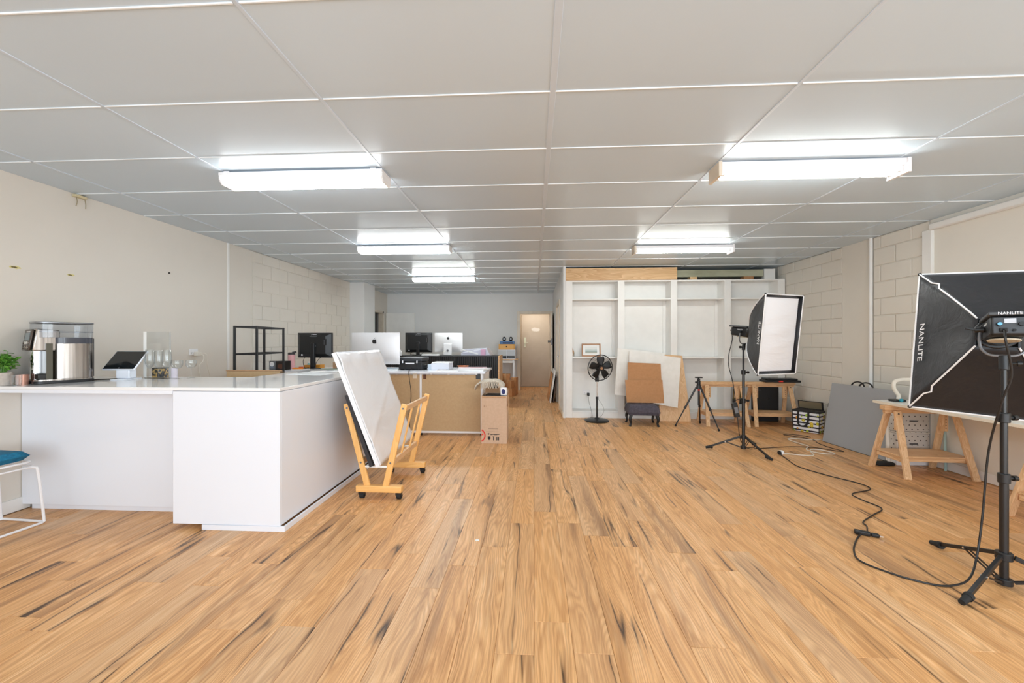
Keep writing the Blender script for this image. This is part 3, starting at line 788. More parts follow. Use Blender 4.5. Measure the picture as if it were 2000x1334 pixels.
part('bracket', MB().box(-1.515, -.002, .77, -1.475, .007, .835), mat('rust_brown', C(96, 56, 34), .7), wbn, .002, label='dark rust bracket')
for x in (-1.9, -1.42, -1.18, -.97, -.80): part('clip', MB().box(x, -.004, .832, x+.03, .007, .848), M_wmetal, wbn, .002)
part('black_bracket', MB().box(-.79, -.002, .775, -.73, .007, .845), M_black, wbn, .002)

# ---- monitors
def monitor(label, loc, rz, W=.55, Ht=.36, stand=.13):
    t = thing('monitor', label, 'monitor', loc, rz)
    part('foot', MB().lathe([(.12, 0), (.118, .008), (.04, .016)], 28, sy=.75), M_black, t)
    part('neck', MB().box(-.032, -.025, .012, .032, .025, stand+.22), M_black, t, .008)
    z0 = stand
    part('bezel', MB().box(-W/2, .045, z0, W/2, .07, z0+Ht), M_black, t, .004)
    back = MB().add([(-W/2+.01,.045,z0+.008),(W/2-.01,.045,z0+.008),(W/2-.01,.045,z0+Ht-.008),(-W/2+.01,.045,z0+Ht-.008),
                     (-W/2+.06,.005,z0+.06),(W/2-.09,.005,z0+.06),(W/2-.09,.005,z0+Ht-.05),(-W/2+.06,.005,z0+Ht-.05)],
                    [(4,5,6,7)[::-1],(0,1,5,4),(1,2,6,5),(2,3,7,6),(3,0,4,7),(0,3,2,1)])
    part('rear_shell', back, M_black, t, .004)
    part('handle_arc', MB().tube([(-W*.17, .027, z0+Ht-.035), (-W*.1, .006, z0+Ht-.054), (0, .003, z0+Ht-.058), (W*.1, .006, z0+Ht-.054), (W*.17, .027, z0+Ht-.035)], .004, 6, 4), M_grey, t)
    part('maker_badge', MB().add([(-.045,0,-.006),(-.02,0,.008),(-.008,0,.008),(-.03,0,-.006)], [(0,1,2,3)]).box(-.012, -.001, -.004, .045, .001, .004), M_wprint, t, loc=(0, .019, z0+Ht-.027), rot=(R(-45), 0, 0))
    part('port_panel', MB().box(W*.29, .004, z0+Ht*.5, W*.37, .03, z0+Ht*.75), M_ink, t, .002)
    for k in range(3): part('port', MB().box(W*.305, .0025, z0+Ht*.53+k*.028, W*.325, .0045, z0+Ht*.53+k*.028+.012), M_grey, t)
    part('pivot_cap', MB().cyl((W*.06, .003, z0+Ht*.47), (W*.06, .008, z0+Ht*.47), .011, n=12), M_grey, t)
    part('sticker', MB().cyl((-W*.34, .012, z0+.04), (-W*.34, .03, z0+.04), .012, n=16), M_wprint, t)
    part('screen', MB().box(-W/2+.015, .0701, z0+.015, W/2-.015, .072, z0+Ht-.015), M_screen, t)
    part('cable', MB().tube([(-W*.25, .02, z0+.01), (-W*.27, -.01, max(.02, z0-.05)), (-W*.22, -.02, .022), (-W*.12, -.0, .02)], .004, 6, 5), M_cabk, t)
    part('cable', MB().tube([(W*.2, .02, z0+.01), (W*.12, -.01, max(.02, z0-.06)), (W*.06, .0, .024)], .004, 6, 5), M_cabk, t)
    return t
monitor('black monitor seen from behind, on workbench beside pink tumbler', (-3.275, 5.83, WB), R(-5), .56, .37, .165)
monitor('black monitor seen from behind, on the dark slatted counter', (-2.345, 8.06, 1.004), R(-2), .56, .40, .06)

def logo_mb():
    """round fruit silhouette with a bite out of its right side and a leaf"""
    pts = []
    for i in range(48):
        a = 2*math.pi*i/48
        r = 1.0
        x = math.cos(a)*.86; z = math.sin(a)*.92
        if z > .55 and abs(x) < .45: z -= .20*(1-abs(x)/.45)
        if z < -.6 and abs(x) < .3: z += .14*(1-abs(x)/.3)
        dx, dz = x-1.02, z-.12; d = math.hypot(dx, dz)
        if d < .42 and d > 1e-6: x = 1.02+dx/d*.42; z = .12+dz/d*.42
        pts.append((x, z))
    b = MB().prism(pts, 0, .02)
    leaf = []
    for i in range(8): a = i/7; leaf.append((-.02+.36*a, .98+.50*a-.12*math.sin(math.pi*a)))
    for i in range(1, 7): a = 1-i/7; leaf.append((-.02+.36*a-.0, .98+.50*a+.14*math.sin(math.pi*a)))
    b.prism(leaf[::-1], 0, .02)
    b.v = [(x, -z, y) for x, y, z in b.v]; return b
def imac(label, loc, rz, W=.65, Ht=.515, PH=.43):
    t = thing('desktop_computer', label, 'computer', loc, rz)
    k = W/.65; z0 = Ht-PH
    m_al = mat('anodised_aluminium', C(222, 222, 224), .45, .4)
    def g(u, v):
        x = (u-.5)*2; z = (v-.5)*2
        q = max(0, 1-abs(x)**2.6)*max(0, 1-abs(z)**2.6)
        return (x*W/2, .055*k-.04*k*q, z0+PH*v)
    part('rear_shell', MB().grid(g, 26, 20), m_al, t)
    part('edge_band', MB().box(-W/2, .0545*k, z0, W/2, .062*k, z0+PH), m_al, t, .002)
    part('screen', MB().box(-W/2+.01, .0622*k, z0+.07, W/2-.01, .064*k, z0+PH-.01), M_screen, t)
    sd = MB().prism([(-.018, z0+PH*.42), (-.0, z0+PH*.43), (-.005, .012), (.10, .012), (.10, 0), (-.02, 0), (-.032, .012)], -.095*k, .095*k)
    sd.v = [(z, x, y) for x, y, z in sd.v]
    s_ = part('stand', sd, m_al, t, .004)
    part('cable_hole', MB().cyl((0, -.0335, .10), (0, -.025, .10), .022, n=20), M_grey, s_)
    lg = logo_mb(); lg.xf(Matrix.Scale(.034*k, 4))
    part('fruit_emblem', lg, M_ink, t, loc=(0, .0135*k, z0+PH*.72), label='black fruit emblem')
    part('cable', MB().tube([(.0, -.01, .10), (-.09, -.05, .07), (-.16, -.05, .012)], .003, 6, 5), M_cabw, t)
    return t
imac('large silver desktop computer behind the wrapped canvas', (-2.228, 5.52, WB), R(-2.5), .70, .53, .445)
imac('smaller silver desktop computer on the dark slatted counter', (-1.725, 8.03, 1.004), R(-2), .575, .455, .385)

# ---- small things on the bench, left end
o = single('camera_carton', MB().box(-.075, -.06, 0, .075, .06, .125), mat('black_carton', C(34, 28, 24), .5), 'small black carton with a dark product picture on workbench', 'carton', (-3.61, 5.64, WB), R(-4), bev=.002)
part('end_panel', MB().box(-.077, -.058, .004, -.0755, .058, .121), M_grey, o)
part('picture_patch', blob(0, .05, .045, .035, -.0612, -.0604, 18, 3), mat('dark_copper', C(96, 54, 34), .5), o)
t = thing('alarm_clock', 'grey clock-like gadget with a round dial beside black carton', 'clock', (-3.745, 5.62, WB), R(-6))
part('case', MB().box(-.05, -.025, 0, .05, .025, .125), M_grey, t, .008)
part('dial', MB().cyl((0, -.0265, .08), (0, -.0255, .08), .034, n=24), M_wprint, t)
part('speaker_oval', MB().lathe([(.03, 0), (.03, .002)], 20, sy=.55), mat('blue_grey', C(120, 132, 150), .4), t, loc=(0, -.0255, .034), rot=(R(90), 0, 0))
t = thing('insulated_tumbler', 'pink insulated tumbler with dark lid on the workbench', 'tumbler', (-3.585, 5.80, WB))
part('body', MB().lathe([(.04, 0), (.046, .01), (.048, .20), (.046, .21)], 26), M_pink, t)
part('lid', MB().lathe([(.047, .2105), (.048, .235), (.042, .243)], 26), mat('charcoal_plastic', C(64, 60, 62), .4), t)
part('spout', MB().bar((.01, 0, .24), (.075, 0, .252), .026, .01), mat('charcoal_plastic', C(64, 60, 62), .4), t, .003)
t = thing('spray_bottle', 'small clear teal bottle behind the orange notebook', 'bottle', (-3.44, 6.0, WB))
part('bottle', MB().lathe([(.018, 0), (.019, .06), (.01, .075)], 18), mat('teal_gel', C(120, 190, 196), .2), t)
part('cap', MB().lathe([(.011, .0755), (.011, .105)], 14), M_wmetal, t)
def flat(name, label, cat, m, loc, rz, sx, sy, sz, bev=.001, grp=None): return single(name, MB().box(-sx/2, -sy/2, 0, sx/2, sy/2, sz), m, label, cat, loc, rz, grp, bev)
flat('cardboard_tray', 'orange-brown card tray lying behind the pink tumbler', 'tray', mat('amber_card', C(206, 140, 44), .6), (-3.36, 6.02, WB), R(6), .24, .16, .05)
flat('white_paper_pack', 'white paper pack lying in front of the pink tumbler', 'paper', M_paper, (-3.33, 5.60, WB), R(-6), .20, .14, .012)
t = thing('orange_craft_knife', 'orange craft tool lying on the white paper pack', 'tool', (-3.35, 5.60, WB+.012), R(8))
part('handle', MB().box(-.09, -.016, 0, .06, .016, .022), M_orange, t, .006)
part('trigger', MB().box(-.0, -.014, .0225, .06, .014, .032), mat('red_plastic', C(206, 70, 30), .45), t, .003)
part('tip', MB().box(.0605, -.008, .004, .10, .008, .014), M_black, t, .002)
flat('cream_envelope', 'cream envelope leaning flat beside the black monitor foot', 'envelope', M_beige, (-3.12, 5.58, WB), R(8), .14, .10, .008)
flat('cutting_mat', 'green cutting mat on the workbench before large computer', 'mat', noisy('cutting_mat_green', C(96, 146, 100), C(82, 132, 88), 20, .6, 0), (-2.86, 5.62, WB), R(3), .50, .36, .004)
flat('kraft_box', 'small kraft box standing behind the black monitor neck', 'box', M_card, (-2.98, 5.98, WB), R(3), .10, .08, .09)
flat('black_speaker', 'black box speaker between monitor and large computer', 'speaker', M_black, (-2.86, 5.93, WB), R(-3), .15, .12, .16, .006)
for i, (dx, h, nm) in enumerate(((-2.75, .0, 'lowest'), (-2.74, .0, 'x'))):
    if i == 0: flat('paper_sheet', 'loose white sheet on counter end near green mat', 'paper', M_paper, (-2.2, 4.15, CT), R(20), .297, .21, .0012, 0)
flat('paper_pad', 'pale paper pad near the inner edge of the counter', 'paper', mat('pale_grey_paper', C(222, 224, 226), .5), (-2.16, 3.83, CT), R(-8), .36, .26, .004)
flat('clear_folder', 'flat translucent folder on the counter behind paper pad', 'folder', mat('pale_blue_plastic', C(214, 222, 226), .2), (-2.05, 4.28, CT), R(4), .33, .23, .003)

# ---- printer, papers on the right end of the bench
t = thing('printer', 'black flatbed printer seen from behind on the white workbench', 'printer', (-1.735, 5.77, WB), R(-4))
part('body', MB().box(-.17, -.15, .012, .17, .16, .12), M_black, t, .008)
part('feet', MB().box(-.15, -.13, 0, -.11, -.09, .0125).box(.11, -.13, 0, .15, -.09, .0125).box(-.15, .09, 0, -.11, .13, .0125).box(.11, .09, 0, .15, .13, .0125), M_rubber, t)
part('scanner_lid', MB().box(-.172, -.15, .124, .172, .165, .175), mat('charcoal_lid', C(52, 54, 58), .3), t, .012)
part('lid_top', MB().box(-.165, -.143, .1755, .165, .158, .181), mat('silver_grey', C(168, 170, 174), .25), t, .002)
part('rear_tray', MB().box(-.09, -.156, .03, .09, -.1505, .08), M_ink, t, .002)
part('rear_label', MB().box(-.07, -.153, .088, .06, -.1505, .104), M_wprint, t)
for x in (-.11, .10): part('hinge', MB().box(x-.008, -.158, .10, x+.008, -.151, .135), M_wmetal, t, .002)
part('side_tray', MB().box(.1705, -.12, .07, .21, .10, .075), M_black, t, .001)
part('power_socket', MB().box(-.03, -.162, .02, .02, -.1505, .045), M_ink, t, .003)
single('printer_cable', MB().tube([(-1.71, 5.60, WB+.03), (-1.71, 5.50, WB+.012), (-1.695, 5.395, WB+.006), (-1.69, 5.385, WB-.05), (-1.665, 5.40, .55), (-1.70, 5.42, .32), (-1.69, 5.43, .1)], .004, 7, 8), M_cabk, 'dark cable hanging from printer down the board panel', 'cable')
t = thing('paper_tray', 'pale translucent drawer box of papers beside the printer', 'box', (-1.33, 5.80, WB), R(-3))
part('tray', MB().box(-.13, -.12, 0, .13, .12, .095), mat('pale_lilac_box', C(222, 226, 236), .35), t, .006)
part('lid', MB().box(-.12, -.11, .0955, .135, .125, .11), M_paper, t, .003)
flat('blue_paper_stack', 'pale blue paper block between printer and translucent box', 'paper', mat('pale_blue_paper', C(204, 216, 228), .6), (-1.494, 5.82, WB), R(-2), .05, .2, .075)
t = thing('copper_bowl', 'copper brown shallow bowl behind the magazines', 'bowl', (-1.06, 6.0, WB))
part('bowl', MB().lathe([(.001, 0), (.06, 0), (.09, .045), (.085, .045), (.057, .006), (.001, .006)], 26, cap0=False, cap1=False), mat('copper_brown', C(190, 112, 70), .4), t)
m_mag = mat('magazine_cover_pink', C(226, 196, 204), .3)
def mag(label, loc, rz, m, sx=.30, sy=.22, sz=.012, rot=None):
    o = single('magazine', MB().box(-sx/2, -sy/2, 0, sx/2, sy/2, sz), M_paper, label, 'magazine', loc, rz, 'magazines on the workbench', rot=rot)
    part('cover', MB().box(-sx/2-.001, -sy/2-.001, sz+.0003, sx/2+.001, sy/2+.001, sz+.0018), m, o)
    part('picture', MB().box(-sx*.1, -sy*.3, sz+.0019, sx*.36, sy*.3, sz+.0025), mat('magazine_photo', C(196, 150, 158), .4) if m is m_mag else M_mid, o)
    return o
mag('thin grey magazine lying flat, front of the magazines', (-1.19, 5.545, WB), R(6), mat('grey_cover', C(186, 178, 180), .3), .30, .2)
mag('pale magazine at bench end, underneath the pink one', (-.85, 5.64, WB), R(-8), mat('pale_cover', C(222, 216, 214), .3), .36, .26, .02)
mag('pink-pictured magazine on top at the bench end', (-.86, 5.66, WB+.0235), R(10), m_mag, .40, .27, .012)
flat('white_brochures', 'loose white brochures near the canvas edge on bench', 'brochures', M_paper, (-2.03, 5.70, WB), R(8), .20, .22, .015)
flat('grey_brochure', 'grey-blue folded brochure on top of white brochures', 'brochure', mat('blue_grey_cover', C(186, 200, 212), .4), (-2.03, 5.71, WB+.0155), R(25), .16, .22, .006)

# ---- dark fluted counter behind
fc = thing('slatted_counter', 'dark counter fronted with narrow black vertical slats', 'counter', (0, 7.82, 0))
part('carcass', MB().box(-3.30, .02, 0, -.70, .70, .985), M_ink, fc)
part('counter_top', MB().box(-3.32, -.005, .9855, -.70, .72, 1.003), M_black, fc, .002)
n = 0; x = -3.295
sl = MB().box(0, 0, 0, .026, .019, .985).mesh('slat', noisy('black_stained_timber', C(36, 36, 38), C(26, 26, 28), 30, .45, .02, (1, 1, .1)), 0)
while x < -.73:
    o = bpy.data.objects.new('slat', sl); link(o, fc); o.location = (x, 0, 0); x += .042
part('end_board', MB().box(-.70, -.004, 0, -.668, .72, 1.004), M_piney, fc, .002, label='pale timber end board')
def jar(label, loc, m, r, h, cap=None):
    t = thing('cosmetic_bottle', label, 'bottle', loc, 0, 'bottles on the dark slatted counter')
    part('bottle', MB().lathe([(r*.95, 0), (r, .005), (r, h*.72), (r*.45, h*.8), (r*.4, h*.84)], 18), m, t)
    part('cap', MB().lathe([(r*.5, h*.841), (r*.5, h)], 14), cap or M_wmetal, t)
zf = 1.0035
jar('peach bottle with black cap, left of the small bottles', (-2.87, 8.02, zf), mat('peach', C(232, 200, 176), .4), .035, .15, M_black)
jar('lavender bottle, second from the peach one', (-2.78, 7.97, zf), mat('lavender', C(206, 204, 226), .35), .02, .11)
jar('pale blue bottle, third from the peach one', (-2.73, 8.02, zf), mat('paleblue', C(210, 220, 232), .35), .02, .125)
jar('white bottle, nearest to the far monitor', (-2.675, 7.98, zf), M_wmetal, .02, .12)
t = thing('crumpled_bag', 'crumpled pale plastic bag at left end of slatted counter', 'bag', (-3.03, 8.05, zf))
bgm = MB(); r_ = random.Random(9)
bgm.lathe([(.085, 0), (.10, .05), (.085, .12), (.06, .18), (.035, .215), (.03, .235)], 22)
bgm.v = [(x*(1+.16*r_.uniform(-1, 1)), y*(1+.16*r_.uniform(-1, 1)), z+.006*r_.uniform(0, 1)) for x, y, z in bgm.v]
part('bag_body', bgm, mat('pale_plastic', C(222, 226, 232), .3), t)
t = thing('wrapped_box', 'long box wrapped in clear plastic on the slatted counter', 'package', (-1.16, 8.14, zf), R(-3))
wr_ = MB().add([(-.30,-.11,0),(.30,-.11,0),(.33,.13,0),(-.30,.13,0),(-.30,-.10,.05),(.21,-.10,.15),(.24,.10,.155),(-.30,.11,.13)],
               [(0,3,2,1),(4,5,6,7),(0,1,5,4),(1,2,6,5),(2,3,7,6),(3,0,4,7)])
part('wrapped_body', wr_, mat('lilac_grey_wrap', C(192, 192, 206), .2), t, .008)
part('pink_end', MB().box(.10, -.112, .004, .20, -.106, .125), mat('pink_print', C(214, 168, 196), .4), t)
part('wrap_fold', MB().bar((-.28, -.115, .12), (.05, -.122, .03), .02, .004), M_paper, t)
flat('paper_roll_stack', 'flat white paper stack under the far monitors', 'paper', M_paper, (-2.05, 7.93, zf), R(1), .34, .12, .03)

# ================================================================ PRINT RACK with wrapped canvas
pr = thing('print_rack', 'beech wood print rack on black castors beside white counter', 'rack', (-1.285, 3.24, 0), R(-1))
for y in (0, .655):
    part('foot_bar', MB().box(-.165, y-.03, .06, .215, y+.03, .112), M_beam if False else wood('beech_along_x', C(240, 190, 120), C(228, 170, 98), 0, 10, .4) if y == 0 else bpy.data.materials['beech_along_x'], pr, .006)
    for x in (-.125, .185):
        c = part('castor', MB().cyl((x-.018, y+.012, .0275), (x+.018, y+.012, .0275), .027, n=20), M_rubber, pr, .004)
        part('castor_fork', MB().box(x-.024, y-.012, .036, x+.024, y+.02, .059).cyl((x-.026, y+.012, .0275), (x+.026, y+.012, .0275), .009, n=12), M_black, c)
    part('upright', MB().bar((-.075, y, .10), (-.255, y, .775), .05, .026, (1, 0, 0)), M_beech, pr, .006, label='left-leaning upright')
    part('upright', MB().bar((.075, y, .10), (.235, y, .775), .05, .026, (1, 0, 0)), M_beech, pr, .006, label='right-leaning upright')
    for x, z in ((-.245, .74), (.225, .74), (-.128, .297), (.120, .297)):
        part('screw', MB().cyl((x, y-.0125, z), (x, y-.0165, z), .008, n=12), M_grey, pr)
for s, top in ((-1, (-.245, .735)), (1, (.226, .735))):
    part('top_rail', MB().box(top[0]-.013, .014, top[1]-.022, top[0]+.013, .641, top[1]+.022), M_piney, pr, .004)
    part('lower_rail', MB().box(s*.128-.013, .014, .275, s*.128+.013, .641, .32), M_piney, pr, .004)
    for k in (1, 2):
        y = .655*k/3
        part('spindle', MB().cyl((s*.130, y, .315), (top[0], y, .72), .0085, n=12), M_beech, pr)
for y in (.0, .655):
    part('cross_rod', MB().cyl((-.125, y, .262), (.118, y, .262), .008, n=12), M_wpaint, pr)
# canvas: square, leaning left, resting on the rods
m_wrap = mat('plastic_wrapped_white_canvas', C(238, 239, 243), .18, spec=.6); t = NT(m_wrap)
nn = t.noise(t.vmath('MULTIPLY', t.obj(), (3, 2, 3)), 1.6, 4, .5, 1.5); t.bump(nn, .22, .02)
cv = thing('wrapped_canvas', 'large square canvas in clear plastic leaning in the print rack', 'canvas', (-1.268, 3.215, .2715), 0, rot=(0, R(-21.5), R(1.5)))
def wrapf(u, v):
    y = u*.985; z = v*.985
    k = .004+abs(math.exp(-((v-.92)/.05)**2)*.012*math.sin(u*9+1)) + .006*math.exp(-((v-u*.5-.2)/.03)**2) + .004*math.exp(-((v+u*.7-1.1)/.02)**2)
    return (.0205+k, y, z)
part('frame', MB().box(-.012, 0, 0, .0195, .985, .985), M_paper, cv, .003)
part('plastic_wrap', MB().grid(wrapf, 40, 40), m_wrap, cv, solid=.002)
part('wrap_edge', MB().box(.003, -.0035, -.002, .021, -.0005, .988), m_wrap, cv)
part('wrap_edge', MB().box(-.02, .0, .9855, .021, .985, .9885), m_wrap, cv)
part('wrap_edge', MB().box(-.013, -.0035, -.001, .0025, -.0005, .988), m_wrap, cv)
cd = thing('dark_canvas', 'dark-backed canvas board leaning behind the wrapped white canvas', 'canvas', (-1.2985, 3.212, .2715), 0, rot=(0, R(-19.5), R(1.5)))
part('board', MB().box(-.034, 0, 0.004, -.004, .975, .62), mat('canvas_back_charcoal', C(52, 50, 54), .7), cd, .003)
part('edge_band', MB().box(-.033, -.003, .006, -.005, -.0005, .618), mat('dark_edge', C(40, 38, 42), .6), cd)

# ================================================================ CARTONS by the workbench and the back wall
cb = thing('tall_carton', 'tall open pale cardboard carton standing at the workbench end', 'carton', (-.503, 5.07, 0))
part('front_side', MB().box(-.16, 0, 0, .16, .005, .60), M_cardpale, cb)
part('back_side', MB().box(-.16, .315, 0, .16, .32, .60), M_cardpale, cb)
part('left_side', MB().box(-.16, .0055, 0, -.155, .3145, .60), M_cardpale, cb)
part('right_side', MB().box(.155, .0055, 0, .16, .3145, .60), M_cardpale, cb)
part('bottom', MB().box(-.154, .0055, .002, .154, .3145, .006), M_cardpale, cb)
part('flap', MB().bar((0, .319, .601), (0, .36, .66), .30, .004, (1, 0, 0)), M_card, cb)
part('flap', MB().bar((.161, .16, .598), (.178, .16, .45), .29, .004, (0, 1, 0)), M_card, cb)
part('flap', MB().bar((0, -.001, .595), (0, -.004, .575), .30, .004, (1, 0, 0)), M_card, cb)
def ring_arc(cx, cz, r0, r1, a0, a1, y, n=26):
    b = MB(); vs = []
    for i in range(n+1):
        a = R(a0+(a1-a0)*i/n)
        vs += [(cx+r0*math.cos(a), y, cz+r0*math.sin(a)), (cx+r1*math.cos(a), y, cz+r1*math.sin(a))]
    return b.add(vs, [(2*i, 2*i+1, 2*i+3, 2*i+2) for i in range(n)])
part('red_ring_print', ring_arc(-.195, .10, .072, .088, -62, 62, -.001).box(-.158, -.0012, .105, -.135, -.0008, .118), M_red, cb)
pk = part('printed_lines', MB().box(-.075, -.0012, .184, .05, -.0008, .187).box(-.10, -.0012, .148, .06, -.0008, .1505), M_ink, cb)
part('faint_print_line', MB().cyl((-.07, -.0012, .122), (-.07, -.0004, .122), .011, n=12).box(-.045, -.0012, .112, .068, -.0008, .122).box(-.05, -.0012, .108, -.02, -.0008, .112).box(.0, -.0012, .108, .04, -.0008, .112), mat('faded_ink', C(98, 84, 74), .8), cb)
part('shield_symbol', MB().add([(-.08,-.001,.09),(-.045,-.001,.09),(-.045,-.001,.06),(-.0625,-.001,.04),(-.08,-.001,.06)], [(0,4,3,2,1)]), M_ink, cb)
part('bottle_symbol', MB().add([(-.012,-.001,.04),(-.002,-.001,.04),(-.002,-.001,.085),(-.012,-.001,.085)], [(0,1,2,3)]).add([(-.018,-.001,.085),(.004,-.001,.085),(.004,-.001,.09),(-.018,-.001,.09)], [(0,1,2,3)]), M_ink, cb)
part('arrow_symbol', MB().add([(.03,-.001,.04),(.042,-.001,.04),(.042,-.001,.075),(.036,-.001,.09),(.03,-.001,.075)], [(0,1,2,3,4)]).add([(.05,-.001,.04),(.062,-.001,.04),(.062,-.001,.075),(.056,-.001,.09),(.05,-.001,.075)], [(0,1,2,3,4)]), M_ink, cb)
part('hand_hole', MB().box(-.13, -.0012, .465, -.118, -.0008, .475).box(-.105, -.0012, .466, -.10, -.0008, .474), mat('card_hole', C(150, 112, 84), .9), cb)
# black bag and fringed throw in the carton
o = single('black_storage_bag', MB().box(-.135, .02, .008, .135, .30, .60), M_ink, 'black soft bag standing inside the tall open carton', 'bag', (-.503, 5.07, 0), bev=.03)
fr = thing('fringed_throw', 'cream throw with long fringe draped over the tall carton', 'throw', (-.53, 5.30, .615))
m_thr = noisy('cream_weave', C(216, 206, 190), C(190, 180, 164), 60, .9, .3)
def thr(u, v):
    a = math.pi*(.06+.80*u); 
    return (-.04-.20*math.cos(a)+.0, (v-.5)*.24, .15*math.sin(a)**.8+.012+.012*math.sin(v*14+u*9))
part('cloth', MB().grid(thr, 24, 10), m_thr, fr, solid=.012)
fm = MB(); r_ = random.Random(6)
for k in range(34):
    u = .30+.66*k/33; p = thr(u, 0); L = r_.uniform(.05, .11)
    fm.tube([p, (p[0]+r_.uniform(-.006, .006), p[1]-.012, p[2]-L*.5), (p[0]+r_.uniform(-.012, .012), p[1]-.008, max(.0, p[2]-L))], .0035, 5, 2)
o = part('fringe', fm, m_thr, fr); o['kind'] = 'stuff'
o = single('printed_pouch', MB().box(-.04, -.02, 0, .04, .02, .10), M_wprint, 'white pouch with navy print at right of the fringed throw', 'pouch', (-.385, 5.12, .602), R(-8), bev=.01)
part('navy_patch', blob(0, .05, .026, .032, -.0212, -.0205, 16, 8), mat('navy_print', C(36, 46, 104), .6), o)

def carton(label, loc, rz, sx, sy, sz, m=M_card, lab=False, grp=None):
    t = thing('carton', label, 'carton', loc, rz, 'cartons by the back door')
    part('box', MB().box(-sx/2, -sy/2, 0, sx/2, sy/2, sz), m, t, .003)
    part('tape', MB().box(-.02, -sy/2-.001, sz*.7, .02, -sy/2-.0002, sz).box(-.02, -sy/2, sz+.0002, .02, sy/2, sz+.001), mat('packing_tape', C(204, 160, 112), .3) if 'packing_tape' not in bpy.data.materials else bpy.data.materials['packing_tape'], t)
    if lab: part('address_label', MB().box(-sx*.42, -sy/2-.0012, sz*.25, sx*.05, -sy/2-.0004, sz*.85), M_paper, t)
M_cardo = noisy('orange_brown_card', C(196, 140, 92), C(186, 130, 82), 20, .75, .02)
carton('brown carton with white address label, on floor by back door', (-.585, 9.50, 0), R(-14), .20, .22, .20, M_cardo, True)
carton('brown carton standing on the one with the white label', (-.60, 9.50, .2005), R(-14), .20, .22, .17, M_cardo)
carton('tall narrow brown carton, nearest to the door frame', (-.475, 9.76, 0), R(-8), .13, .26, .42, M_cardo)
carton('upright brown carton behind the labelled stack', (-.69, 9.77, 0), R(0), .22, .24, .50, M_cardo)
carton('long brown carton sticking out towards us, left of stack', (-.845, 9.42, .38), R(8), .20, .42, .15, M_cardo)
carton('plain brown carton on the floor beneath the long carton', (-.85, 9.42, 0), R(2), .21, .34, .379, M_cardo)
# small wooden table with white cube shelf, drawer box and gadgets
tb = thing('side_table', 'small white-legged side table with pale timber top by back wall', 'table', (-.66, 10.25, 0))
part('table_top', MB().box(-.25, -.20, .82, .25, .22, .845), M_pine, tb, .003)
for x in (-.21, .13):
    for y in (-.17, .18): part('leg', MB().box(x, y-.02, 0, x+.045, y+.02, .819), M_wmetal, tb, .003)
part('rail', MB().box(-.165, -.16, .75, .13, -.14, .819), M_wpaint, tb)
cbx = thing('white_shelf_box', 'white two-compartment shelf box on the small side table', 'shelf box', (-.68, 10.20, .8455))
part('bottom', MB().box(-.21, -.14, 0, .21, .14, .012), M_white, cbx); part('top', MB().box(-.21, -.14, .225, .21, .14, .237), M_white, cbx)
for x in (-.21, -.006, .198): part('side', MB().box(x, -.14, .0125, x+.012, .14, .2245), M_white, cbx)
part('back', MB().box(-.197, .13, .0125, .197, .14, .2245), M_mid, cbx)
part('drawer_front', MB().box(-.195, -.13, .08, -.009, -.12, .2235), mat('translucent_grey', C(196, 200, 202), .3), cbx)
part('drawer_front', MB().box(.009, -.13, .08, .195, -.12, .2235), mat('translucent_grey2', C(190, 194, 198), .3), cbx)
part('paper_stack', MB().box(.02, -.125, .0125, .19, .1, .035), M_mid, cbx)
o = single('wooden_drawer_box', MB().box(-.20, -.13, 0, .20, .13, .135), mat('honey_timber', C(226, 166, 84), .5), 'honey coloured wooden drawer box on the white shelf box', 'drawer box', (-.685, 10.20, 1.083), bev=.003)
part('drawer_front', MB().box(-.18, -.137, .02, .18, -.1305, .115), mat('honey_timber_front', C(232, 176, 96), .5), o, .003)
part('knob', MB().cyl((0, -.1375, .075), (0, -.155, .075), .016, n=14), M_ink, o)
o = single('blue_box', MB().box(-.17, -.11, 0, .19, .11, .07), mat('mottled_blue', C(70, 118, 172), .5), 'blue box on top of the wooden drawer box', 'box', (-.685, 10.20, 1.2185), bev=.006)
part('dark_print', MB().box(-.10, -.112, .012, .15, -.1105, .05), mat('navy_band', C(40, 56, 92), .5), o)
for x, lb in ((-.755, 'left'), (-.585, 'right')):
    t = thing('small_speaker', 'small black egg-shaped speaker on blue box, %s one' % lb, 'speaker', (x, 10.20, 1.289))
    part('body', MB().lathe([(.025, 0), (.04, .02), (.046, .06), (.036, .10), (.012, .118)], 20), M_black, t)
    part('cone', MB().cyl((0, -.040, .06), (0, -.047, .06), .022, .024, n=16), M_grey, t)
# frames leaning against the corridor wall
def leaning(name, label, y0, y1, x0, h, th, m, edge, lean=15):
    t = thing(name, label, 'picture frame', (x0, y0, 0), rot=(0, R(lean), 0), group='frames in the corridor')
    L = y1-y0
    part('backing', MB().box(0, .02, .02, th*.6, L-.02, h-.02), m, t)
    for a in ((0, 0, 0, th, .025, h), (0, L-.025, 0, th, L, h), (0, .0255, 0, th, L-.0255, .025), (0, .0255, h-.025, th, L-.0255, h)):
        part('frame_side', MB().box(*a), edge, t, .002)
leaning('picture_frame', 'brown backed frame leaning in corridor, outermost one', 8.78, 9.45, .30, .60, .022, M_cardo, M_cardo, 8)
leaning('picture_frame', 'white edged frame leaning in corridor, middle one', 8.50, 9.35, .328, .68, .022, M_paper, M_wpaint, 9)
leaning('picture_frame', 'dark brown frame leaning in corridor, nearest the wall', 8.52, 9.3, .390, .55, .022, M_ink, mat('dark_walnut', C(72, 48, 36), .5), 7)

